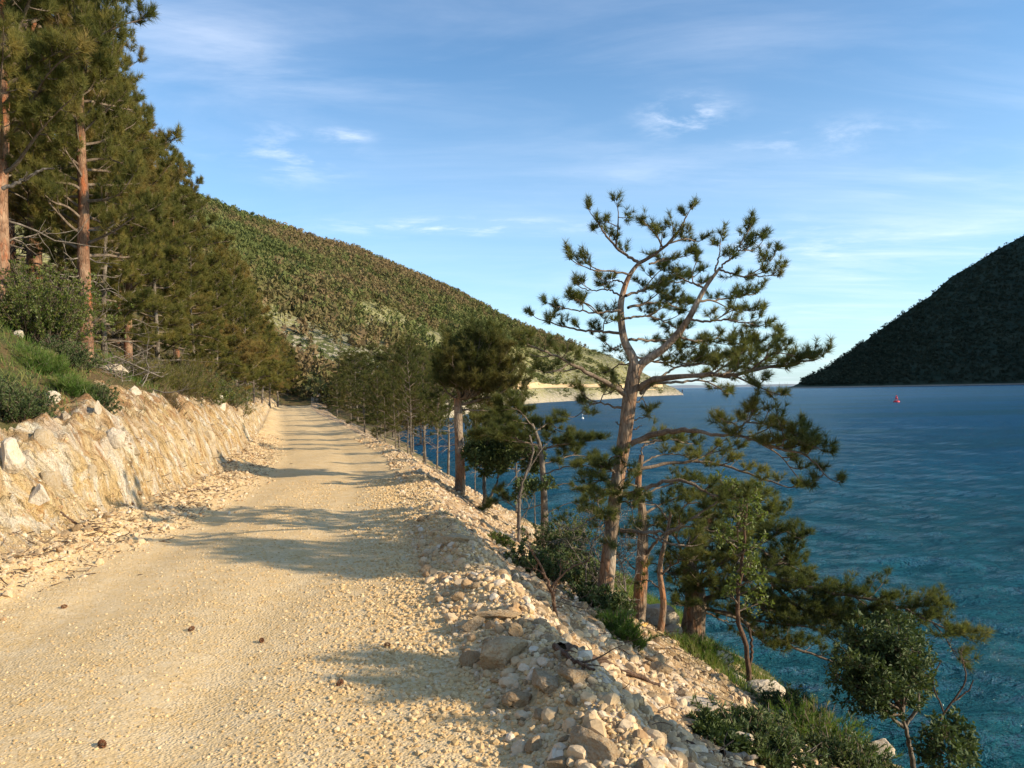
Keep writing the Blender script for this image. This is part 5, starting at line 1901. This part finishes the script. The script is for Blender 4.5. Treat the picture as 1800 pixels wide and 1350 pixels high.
# shrubs: low mounds of leaves or sprigs standing on the ground
def shrub(px, py, rpx, hpx, label, mat, seed, kind='leaf', leaf=.045, wid=.02, n=150, D=None, name='shrub', cat='shrub', group=None, tuft=8, twig=M_wood):
    rg = np.random.default_rng(seed)
    C = ground_hit(px, py) if D is None else P(px, py, D)
    if D is not None:
        C[2] = max(float(T(np.array(C[0]), np.array(C[1]))), -2.6)
    rw, hw = rpx / FPX * C[1], hpx / FPX * C[1]
    root = empty(name, C, label, cat, group)
    O = np.column_stack([rg.normal(0, rw * .25, n), rg.normal(0, rw * .25, n), np.zeros(n)])
    O[:, 2] = T(C[0] + O[:, 0], C[1] + O[:, 1]) - C[2] - .02
    dirs = norm(np.column_stack([O[:, 0] / rw * 2.2 + rg.normal(0, .35, n), O[:, 1] / rw * 2.2 + rg.normal(0, .35, n), np.full(n, 1.1)]))
    Pm = shoots(O, dirs, hw * (.5 + .6 * rg.random(n)), 5, .02, .16, rg)
    w, lf = MB(), MB()
    V, F = tubes(Pm, np.linspace(.006, .002, 6)[None] * np.ones((n, 1)), 3)
    w.add(V, F)
    w.obj('stems', twig, True, root)
    k = 6
    p_, tg = at_t(Pm, np.repeat(np.arange(n), k), .25 + .75 * rg.random(n * k))
    tone = np.clip(.5 + .6 * vn(p_[:, 0] * 5, p_[:, 1] * 5, p_[:, 2] * 5) + rg.normal(0, .15, len(p_)), 0, 1)
    if kind == 'leaf':
        leaves(lf, p_, tg, tuft, leaf, wid, rg, 1.4, leaf * .6, tone)
    else:
        needles(lf, p_, tg, tuft, leaf, wid, rg, 1.0, .6, tone)
    lf.obj('leaves', mat, False, root)
    return root


for a in [
    (1005, 1030, 62, 70, 'glossy green shrub on the slope left of the forked pine foot', M_leaf, 101, 'leaf', .05, .022, 150),
    (945, 1010, 50, 55, 'dark low shrub spreading over the slope above the dead sapling', M_leaf, 102, 'leaf', .04, .018, 130),
    (1060, 1075, 55, 50, 'olive shrub around the foot of the forked pine', M_leaf, 103, 'leaf', .045, .02, 130),
    (1090, 1115, 50, 45, 'dark shrub on the slope below the forked pine', M_grass, 104, 'needle', .06, .006, 150),
    (1010, 950, 40, 70, 'light leafed shrub before the slim pine and the forked pine', M_leaf_light, 105, 'leaf', .05, .024, 90),
    (985, 985, 38, 80, 'very dark evergreen shrub left of the twig tangle', M_leaf, 106, 'leaf', .05, .022, 120),
    (1330, 1330, 80, 80, 'dense grassy green shrub at the bottom of the slope', M_leaf, 107, 'leaf', .045, .012, 220),
    (1440, 1325, 80, 90, 'fine leafed green shrub left of the round crowned tree', M_grass, 108, 'needle', .07, .007, 260),
    (1500, 1375, 70, 80, 'olive shrub under the round crowned tree', M_leaf, 109, 'leaf', .045, .014, 200),
    (1390, 1270, 50, 60, 'low shrub behind the jagged white shore rock', M_leaf, 110, 'leaf', .045, .016, 150),
    (1260, 1300, 45, 40, 'dark leafy shrub on the lower rubble slope', M_leaf, 111, 'leaf', .045, .018, 110),
    (880, 955, 26, 20, 'small weed on the rubble slope right of the umbrella pine', M_leaf_light, 112, 'leaf', .03, .012, 50),
    (1230, 1155, 60, 40, 'low green growth beside the thick pine foot', M_grass, 113, 'needle', .08, .006, 170),
    (62, 585, 62, 150, 'light green sunlit bush below the pines at left', M_leaf_light, 114, 'leaf', .055, .026, 520, 13.2),
    (20, 735, 70, 70, 'dark green bush on the bank top at the left edge', M_leaf, 115, 'leaf', .04, .016, 280),
    (120, 640, 55, 45, 'grey green shrub lying on the grassy slope', M_leaf, 116, 'leaf', .035, .016, 220),
    (225, 610, 45, 50, 'brown twiggy bush right of the red barked pine', M_needle_grove, 117, 'needle', .06, .004, 130),
    (290, 650, 60, 60, 'brownish bush on top of the middle of the bank', M_needle_grove, 118, 'needle', .09, .005, 170),
    (330, 600, 60, 80, 'olive bush under the drooping pine', M_needle_grove, 119, 'needle', .12, .006, 170, 21),
    (375, 640, 45, 60, 'low green bush above the far end of the bank', M_leaf, 120, 'leaf', .06, .03, 120, 25),
    (300, 710, 26, 28, 'reddish brown dry bush hanging over the bank edge', M_dryg, 121, 'needle', .06, .004, 90),
    (262, 668, 34, 30, 'low dry brown bush at the bank edge right of the flat grey rock', M_dryg, 123, 'needle', .07, .004, 120),
    (305, 676, 30, 30, 'small olive tuft on the bank edge left of the reddish dry bush', M_needle_grove, 124, 'needle', .07, .005, 130),
    (352, 684, 30, 28, 'olive tuft on the bank edge over the white topped rock', M_needle_grove, 125, 'needle', .08, .006, 120),
    (392, 690, 28, 26, 'brown bush on the bank edge near its far end', M_dryg, 126, 'needle', .09, .006, 110),
    (425, 694, 22, 22, 'green tuft at the far end of the bank edge', M_leaf_light, 127, 'leaf', .06, .03, 90),
    (255, 630, 55, 50, 'sunlit olive bush behind the flat grey rock', M_needle_grove, 128, 'needle', .10, .006, 200, 15.5),
    (300, 640, 60, 55, 'sunlit brown bush under the drooping olive boughs', M_needle_grove, 129, 'needle', .11, .006, 200, 18.0),
    (350, 650, 55, 50, 'yellowish bush uphill of the white topped rock', M_leaf_light, 130, 'leaf', .06, .03, 160, 21.5),
    (400, 655, 45, 45, 'olive bush beside the foot of the pale stemmed pine', M_needle_grove, 131, 'needle', .13, .008, 170, 27.0),
    (130, 690, 45, 30, 'bright green grassy clump between the yellow rock and the bank edge', M_grass, 132, 'needle', .10, .006, 220),
    (75, 650, 60, 34, 'bright green grassy clump on the slope below the light green bush', M_grass, 133, 'needle', .10, .006, 240),
    (170, 705, 40, 34, 'grassy grey green shrub at the bank edge', M_leaf, 122, 'leaf', .03, .014, 130),
]:
    shrub(*a)

# light green bush needs to stand uphill: its twin layers of dead twigs
for j, (px, py, L_, lab) in enumerate([(250, 640, .9, 'heap of bare grey twigs below the slim reddish pine'),
                                       (205, 560, 1.1, 'spray of bare grey boughs hanging right of the red barked pine'),
                                       (340, 665, .7, 'tangle of grey twigs in the bush above the bank')]):
    rg = np.random.default_rng(500 + j)
    C = ground_hit(px, py)
    root = empty('brushwood', C, lab, 'brushwood')
    n = 46
    O = np.column_stack([rg.normal(0, .35, n), rg.normal(0, .35, n), np.zeros(n)])
    O[:, 2] = T(C[0] + O[:, 0], C[1] + O[:, 1]) - C[2]
    Q = shoots(O, norm(rand_unit(n, rg) * np.array([1, 1, .35]) + np.array([.15, -.1, .55])), L_ * (.4 + .8 * rg.random(n)), 7, -.06, .2, rg)
    w = MB()
    V, F = tubes(Q, np.linspace(.011, .003, 8)[None] * (.5 + rg.random((n, 1))), 4)
    w.add(V, F)
    o_, tg = at_t(Q, np.repeat(np.arange(n), 3), .2 + .7 * rg.random(3 * n))
    Q = shoots(o_, norm(tg + rand_unit(3 * n, rg) * .8), L_ * .35 * (.4 + .8 * rg.random(3 * n)), 4, -.02, .2, rg)
    V, F = tubes(Q, np.linspace(.005, .002, 5)[None] * np.ones((3 * n, 1)), 3)
    w.add(V, F)
    w.obj('twigs', M_dead, True, root)


# fallen branches and sticks
def stick(path, r_, label, mat, on_ground=True, name='fallen_branch', cat='branch', D=None, lift=.03, twigs=5, seed=0):
    rg = np.random.default_rng(seed + 900)
    pts = []
    for q_ in path:
        C = ground_hit(q_[0], q_[1]) if D is None else P(q_[0], q_[1], D + (q_[2] if len(q_) > 2 else 0))
        pts.append(C + np.array([0, 0, lift]))
    q_ = catmull(np.array(pts), 26)
    q_[1:-1] += rg.normal(0, r_ * .25, (24, 3))
    b = q_[0].copy()
    w = MB()
    V, F = tubes(q_[None], np.linspace(r_, r_ * .4, 26)[None], 8)
    w.add(V - b, F)
    if twigs:
        o_, tg = at_t(q_[None], np.zeros(twigs, int), .2 + .75 * rg.random(twigs))
        Q = shoots(o_, norm(tg + rand_unit(twigs, rg) * .7), .25 * (.4 + .8 * rg.random(twigs)), 5, .0, .15, rg)
        V, F = tubes(Q, np.linspace(r_ * .4, .002, 6)[None] * np.ones((twigs, 1)), 4)
        w.add(V - b, F)
    o = w.obj(name, mat, True)
    o.location = tuple(b)
    return setp(o, label, cat)


stick([(985, 1150), (1040, 1165), (1100, 1190), (1160, 1212)], .035, 'dark fallen branch lying down the slope right of the big boulder', M_deadbrown, seed=1)
stick([(975, 1145), (1010, 1172), (1045, 1188)], .016, 'short dark stick under the dark fallen branch', M_deadbrown, seed=2)
stick([(1270, 1335), (1340, 1342), (1400, 1335), (1440, 1338)], .018, 'thin grey branch lying at the bottom edge of the slope', M_dead, seed=3)
stick([(1112, 1110), (1128, 1104), (1140, 1098)], .03, 'yellow freshly broken wood at the foot of the thin dark pine', rock_mat('fresh_wood', (.62, .40, .14), (.55, .33, .10), (.45, .25, .08), .5), seed=4, twigs=0)
stick([(0, 545), (40, 548), (75, 558), (130, 556)], .035, 'dark log lying on the slope at the left edge', M_deadbrown, seed=5)
stick([(110, 608), (160, 617), (195, 615), (250, 612)], .014, 'long thin grey branch lying before the red barked pine', M_dead, seed=6)
stick([(130, 640), (165, 648), (215, 650)], .010, 'pale stick across the flat rock above the bank', M_dead, seed=7)
stick([(105, 905), (130, 922), (165, 935), (190, 942)], .014, 'dark stick at the foot of the bank beside the white chunks', M_deadbrown, seed=8)
stick([(330, 868), (365, 862), (390, 858)], .012, 'short brown stick at the bank foot', M_deadbrown, seed=9)
stick([(200, 560), (240, 575), (280, 600), (330, 640)], .016, 'long bare bough leaning down the slope right of the red barked pine', M_dead, seed=10, lift=.3)
stick([(5, 335), (45, 318), (70, 303), (95, 299)], .035, 'bare grey bough reaching right from the left edge pine', M_dead, seed=11, D=12.4, twigs=4)
stick([(155, 408), (185, 406), (205, 395), (225, 385)], .018, 'curved bare bough reaching right from the red barked trunk', M_dead, seed=12, D=14.0, twigs=4)

# brown litter at the bank foot
rs = np.random.default_rng(77)
mb = MB()
n = 1800
yv = 4 + rs.random(n) ** 1.3 * 20
xv = XL(yv) - rs.normal(-.30, .30, n)
C = ground_pts(xv, yv) + np.array([0, 0, .012])
k = in_view(C, 10)
C = C[k]
n = len(C)
a = rs.random(n) * 6.28
dd = np.column_stack([np.cos(a), np.sin(a), rs.normal(.0, .15, n)])
Q = shoots(C, dd, .05 + .16 * rs.random(n) ** 2, 3, 0, .15, rs)
V, F = tubes(Q, np.full((n, 4), .0035) * (.6 + rs.random((n, 1))), 3)
mb.add(V, F, np.repeat(rs.random(n), 9))
n = 1500
yv = 2.6 + rs.random(n) ** 1.3 * 12
xv = XE(yv) + .2 + rs.random(n) * 4.2
k = rs.random(n) < sst(-.1, .3, fbm(xv * 1.1, yv * 1.1, 41, 3)) * .9
C = ground_pts(xv[k], yv[k]) + np.array([0, 0, .03])
n = len(C)
a = rs.random(n) * 6.28
dd = np.column_stack([np.cos(a), np.sin(a), rs.normal(.0, .3, n)])
Q = shoots(C, dd, .06 + .22 * rs.random(n) ** 2, 3, 0, .2, rs)
V, F = tubes(Q, np.full((n, 4), .0028) * (.6 + rs.random((n, 1))), 3)
mb.add(V, F, np.repeat(rs.random(n), 9))
setp(mb.obj('twig_litter', M_deadbrown, False), 'brown twigs and needles littering the foot of the bank', None, None, 'stuff')


# pine cones and dead leaves on the road
def cone_mesh():
    w = MB()
    rg = np.random.default_rng(9)
    for ring in range(8):
        z = -.03 + ring * .008
        rr_ = .020 * math.sin(math.pi * (ring + 1.2) / 10)
        for j in range(8):
            a = j / 8 * 6.283 + ring * .4
            c_ = np.array([math.cos(a) * rr_, math.sin(a) * rr_, z])
            o_ = np.array([math.cos(a), math.sin(a), .5]) * .009
            s_ = np.array([-math.sin(a), math.cos(a), 0]) * .006
            V = [c_ * .6, c_ + s_, c_ + o_, c_ - s_, c_ + o_ * .7 + np.array([0, 0, .005])]
            w.add(V, [(0, 1, 4), (1, 2, 4), (2, 3, 4), (3, 0, 4)], rg.random())
    return w


mcone = Mat('cone_scales', .85, .2)
mcone.color(mcone.mix(mcone.attr('rnd'), (.14, .06, .03), (.26, .12, .06)))
cm = cone_mesh().obj('pine_cone', mcone.m, False)
first = True
for px, py, s, lab in [(597, 1206, .95, 'large reddish brown pine cone in the lower middle of the road'),
                       (681, 1138, .8, 'brown pine cone near the rubble crest'),
                       (113, 1070, .9, 'small reddish cone on the left part of the road'),
                       (336, 1110, 1.0, 'narrow brown cone lying in the middle of the road'),
                       (180, 1315, 1.0, 'narrow brown cone at the bottom left of the road'),
                       (460, 1130, .9, 'thin brown cone left of the rubble'),
                       (232, 888, 1.1, 'small brown cone near the bank foot')]:
    C = ground_hit(px, py)
    if first:
        o = cm
        first = False
    else:
        o = cm.copy()
        COL.objects.link(o)
    o.location = (C[0], C[1], C[2] + .018)
    o.rotation_euler = (1.5, 0, random.random() * 6)
    o.scale = (s * .7, s * .7, s * .8)
    setp(o, lab, 'pine cone', 'pine cones on the road')


# ------------------------------------------------------------------ grass
def grass(name, C, h, mat, label, rng, w=.006, lean=.35):
    n = len(C)
    d1 = norm(np.column_stack([rng.normal(0, lean, n), rng.normal(0, lean, n), np.ones(n)]))
    d2 = norm(d1 + np.column_stack([rng.normal(0, lean, n), rng.normal(0, lean, n), -.25 * np.ones(n)]))
    hh_ = (h * (.5 + .8 * rng.random(n)))[:, None]
    sd = norm(np.cross(d1, rand_unit(n, rng))) * w * .5
    a, b = C - sd, C + sd
    m1 = C + d1 * hh_ * .55
    t_ = m1 + d2 * hh_ * .5
    V = np.stack([a, b, m1 + sd * .8, m1 - sd * .8, t_], 1).reshape(-1, 3)
    i = np.arange(n)[:, None] * 5
    mb_ = MB()
    tone = np.clip(.5 + .5 * vn(C[:, 0] * 3, C[:, 1] * 3) + rng.normal(0, .2, n), 0, 1)
    mb_.add(V, np.concatenate([i + [[0, 1, 2]], i + [[0, 2, 3]], i + [[3, 2, 4]]]), np.tile(tone, 3))
    return setp(mb_.obj(name, mat, False), label, None, None, 'stuff')


rs = np.random.default_rng(55)
n = 42000
yv = 5 + rs.random(n) ** 1.3 * 22
ev = .85 + rs.random(n) ** 1.4 * 5.5
xv = XL(yv) - ev
dens = sst(-.15, .25, fbm(xv * .8, yv * .8, 5, 3)) * sst(.85, 1.5, ev)
k = rs.random(n) < dens
C = ground_pts(xv[k], yv[k])
k = in_view(C, 20)
grass('bank_grass', C[k], .16, M_grass, 'green grass growing over the top of the bank', rs, .008)
n = 16000
yv = 5 + rs.random(n) ** 1.3 * 24
ev = .75 + rs.random(n) ** 1.6 * 5
xv = XL(yv) - ev
k = rs.random(n) < sst(.1, -.2, fbm(xv * .8, yv * .8, 5, 3)) * .8
C = ground_pts(xv[k], yv[k])
k = in_view(C, 20)
grass('dry_bank_grass', C[k], .13, M_dryg, 'dry brown grass and needles over the bank edge', rs, .006, .7)
n = 26000
yv = 6.5 + rs.random(n) * 10
dv = 2.6 + rs.random(n) * 2.6
xv = XE(yv) + dv
k = rs.random(n) < sst(-.2, .2, fbm(xv * .9, yv * .9, 25, 3)) * sst(2.6, 3.3, dv)
C = ground_pts(xv[k], yv[k])
k = in_view(C, 20) & (C[:, 2] > -2.5)
grass('shore_grass', C[k], .17, M_grass, 'dark green grass at the foot of the rubble slope', rs, .007)

# ------------------------------------------------------------------ woods on the hills
def clump_tree(seed, n=70, bare=False):
    rg = np.random.default_rng(seed)
    C = rand_unit(n, rg) * (.35 + .65 * rg.random((n, 1)) ** .5)
    C[:, 2] = C[:, 2] * .46 + .58
    C[:, :2] *= .5 * (1.1 - .35 * np.clip(C[:, 2:3], 0, 1))
    s = (.085 + .07 * rg.random((n, 1))) * (84 / n) ** .4
    a, b = rand_unit(n, rg), rand_unit(n, rg)
    V = np.stack([C + a * s, C + b * s, C - (a + b) * s * .7], 1).reshape(-1, 3)
    F = np.arange(n * 3).reshape(-1, 3)
    tr_v = np.array([[-.02, -.02, -.1], [.03, -.02, -.1], [0, .03, -.1], [0, 0, .75]])
    tr_f = np.array([[0, 1, 3], [1, 2, 3], [2, 0, 3]]) + len(V)
    return np.vstack([V, tr_v]), np.vstack([F, tr_f])


def forest(name, C, H, W, rng, mat, label, nvar=5, n=70, tone=None):
    mb_ = MB()
    which = rng.integers(0, nvar, len(C))
    for k in range(nvar):
        sel = np.where(which == k)[0]
        if not len(sel):
            continue
        V, F = clump_tree(900 + k, n)
        a = rng.random(len(sel)) * 6.28
        ca, sa = np.cos(a)[:, None], np.sin(a)[:, None]
        X_ = (V[None, :, 0] * ca - V[None, :, 1] * sa) * W[sel][:, None] + C[sel, 0:1]
        Y_ = (V[None, :, 0] * sa + V[None, :, 1] * ca) * W[sel][:, None] + C[sel, 1:2]
        Z_ = V[None, :, 2] * H[sel][:, None] + C[sel, 2:3]
        Fa = (F[None] + (np.arange(len(sel)) * len(V))[:, None, None]).reshape(-1, 3)
        t_ = np.repeat(tone[sel], len(F)) if tone is not None else np.repeat(rng.random(len(sel)), len(F))
        mb_.add(np.stack([X_, Y_, Z_], -1).reshape(-1, 3), Fa, np.clip(t_ + rng.normal(0, .06, len(t_)), 0, 1))
    return setp(mb_.obj(name, mat, False), label, None, None, 'stuff')


m = Mat('hillside_tree_crowns', .9, .1)
f = m.attr('rnd')
c = m.mix(m.rng(f, .0, .35), (.078, .100, .034), (.125, .142, .046))
c = m.mix(m.rng(f, .40, .70), c, (.160, .132, .058))
c = m.mix(m.rng(f, .75, 1.0), c, (.200, .142, .074))
m.color(c)
m.translucent(.15, c)
M_hilltrees = m.m
rs = np.random.default_rng(88)
n = 38000
u = -.46 + rs.random(n) ** .9 * .62
Dv = 105 + rs.random(n) ** .75 * 350
xv, yv = u * Dv, Dv
t = (Dv - np.interp(u, UU, DS)) / np.maximum(np.interp(u, UU, DR) - np.interp(u, UU, DS), 1)
nz = fbm(xv / 55, yv / 55, 9, 4)
meadow = ((np.abs(t - np.interp(u, [-.34, -.10], [.25, .10])) < .055 + .03 * nz) & (u > -.36) & (u < -.08)) | ((np.abs(t - .33) < .07 + .10 * nz) & (u > -.21) & (u < .02) & (nz > -.02))
dens = np.where(meadow, .10, 1.0) * sst(-.40, .0, nz + .25) * sst(-.10, .04, t - .32 - np.clip(u + .09, 0, 1) * 3.2 + .12 * nz + (u < -.09) * 1.0) * sst(.12, .06, u) * (t > .03) * (t < 1.02)
k = rs.random(n) < dens
xv, yv, t, nz, u = xv[k], yv[k], t[k], nz[k], u[k]
C = np.stack([xv, yv, T(xv, yv, False) - .2], -1)
H = 1.1 + 2.9 * rs.random(len(xv)) ** 2
W = H * (.6 + .5 * rs.random(len(xv)))
tone = np.clip(.38 + .9 * fbm(xv / 40, yv / 40, 19, 3) + .22 * sst(.3, .9, t) + rs.normal(0, .20, len(xv)), 0, 1)
forest('hillside_woodland', C, H, W, rs, M_hilltrees, 'brown and green pine wood covering the far hillside', tone=tone, n=44)
# low scrub on the headland
n = 13000
u = -.08 + rs.random(n) * .28
Dv = 215 + rs.random(n) * 235
xv, yv = u * Dv, Dv
z_ = T(xv, yv, False)
k = (np.abs(z_ - 2.6) > .9) & (z_ > -1.5) & (rs.random(n) < sst(-.3, .2, fbm(xv / 14, yv / 14, 4, 3)) * np.where(z_ < 2.6, .55, .8)) & (u < .21)
C = np.stack([xv, yv, z_ - .1], -1)[k]
H = .5 + 1.3 * rs.random(len(C)) ** 2
forest('headland_scrub', C, H, H * 1.6, rs, M_hilltrees, 'low green scrub scattered on the stony headland', n=16, tone=np.clip(rs.normal(.3, .15, len(C)), 0, 1))
# trees of the opposite hill
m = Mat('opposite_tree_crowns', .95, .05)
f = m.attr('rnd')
m.color(m.mix(f, (.026, .042, .028), (.066, .068, .042)))  # crowns also coloured darker to carry the shade lying on this hill
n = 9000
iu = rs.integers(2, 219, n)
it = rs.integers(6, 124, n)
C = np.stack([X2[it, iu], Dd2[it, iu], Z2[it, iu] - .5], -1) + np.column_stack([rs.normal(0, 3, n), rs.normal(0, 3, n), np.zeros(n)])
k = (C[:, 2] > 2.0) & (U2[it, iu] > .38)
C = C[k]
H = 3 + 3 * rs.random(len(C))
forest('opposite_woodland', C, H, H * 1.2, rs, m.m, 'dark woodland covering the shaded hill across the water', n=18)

# ------------------------------------------------------------------ buoys and beacon
def lathe(prof, k=20):
    prof = np.array(prof, float)
    th = np.linspace(0, 2 * math.pi, k, endpoint=False)
    V = np.stack([prof[:, 0:1] * np.cos(th), prof[:, 0:1] * np.sin(th), np.repeat(prof[:, 1:2], k, 1)], -1).reshape(-1, 3)
    ii_ = np.arange(len(prof) * k).reshape(len(prof), k)
    F = np.stack([ii_[:-1], np.roll(ii_[:-1], -1, 1), np.roll(ii_[1:], -1, 1), ii_[1:]], -1).reshape(-1, 4)
    return V, F


def flat(name, col, rough=.5):
    m_ = Mat(name, rough, .4)
    m_.color(m_.mix(m_.noise(m_.objpos(), 3, 4), col, tuple(v * .8 for v in col)))
    return m_.m


MR, MWh, MDk = flat('red_buoy_paint', (.62, .03, .05)), flat('white_buoy_paint', (.75, .75, .72)), flat('dark_paint', (.04, .04, .05))
Db = 1350 * 4.2 / 32.0
bb = P(1576, 707, Db)
root = empty('channel_buoy', (bb[0], bb[1], -2.6), 'red channel buoy floating in the open water right of the forked pine', 'buoy')
root.scale = (.85, .85, .9)
V, F = lathe([(0, -.3), (.72, -.25), (.8, 0), (.8, .28), (.62, .36), (0, .37)])
mk('float', V, F, MR, True, root)
for j in range(4):
    a = j * math.pi / 2 + .4
    pts = np.array([[math.cos(a) * .5, math.sin(a) * .5, .3], [math.cos(a) * .16, math.sin(a) * .16, 1.35]])
    V, F = tubes(catmull(pts, 4)[None], np.full((1, 4), .06), 6)
    mk('strut', V, F, MR, True, root)
V, F = lathe([(.0, .9), (.36, .92), (.30, 1.25), (.0, 1.26)])
mk('daymark', V, F, MR, True, root)
V, F = lathe([(0, 1.3), (.14, 1.32), (.14, 1.75), (.0, 1.78)])
mk('top_mark', V, F, MR, True, root)
Dq = 1350 * 4.2 / 52.0
bb = P(1024, 734, Dq)
root = empty('mooring_buoy', (bb[0], bb[1], -2.6), 'small white buoy on the water left of the forked pine trunk', 'buoy')
root.scale = (.55, .55, .6)
V, F = lathe([(0, -.2), (.28, -.15), (.38, .1), (.28, .36), (.08, .44), (.0, .45)])
mk('float', V, F, MWh, True, root)
V, F = lathe([(.04, .4), (.04, .95), (.12, 1.0), (.12, 1.15), (.0, 1.18)], 10)
mk('post', V, F, MWh, True, root)
bb = np.array([.2215 * 446, 446, float(T(np.array(.2215 * 446), np.array(446.0), False))])
bb[2] = max(bb[2], -2.4)
root = empty('beacon', bb, 'tiny dark beacon post on the tip of the stony headland', 'beacon')
V, F = lathe([(.5, -1), (.45, .3), (.22, .35), (.2, 2.2), (.35, 2.25), (.3, 2.9), (.0, 3.1)], 10)
mk('post', V, F, MDk, True, root)
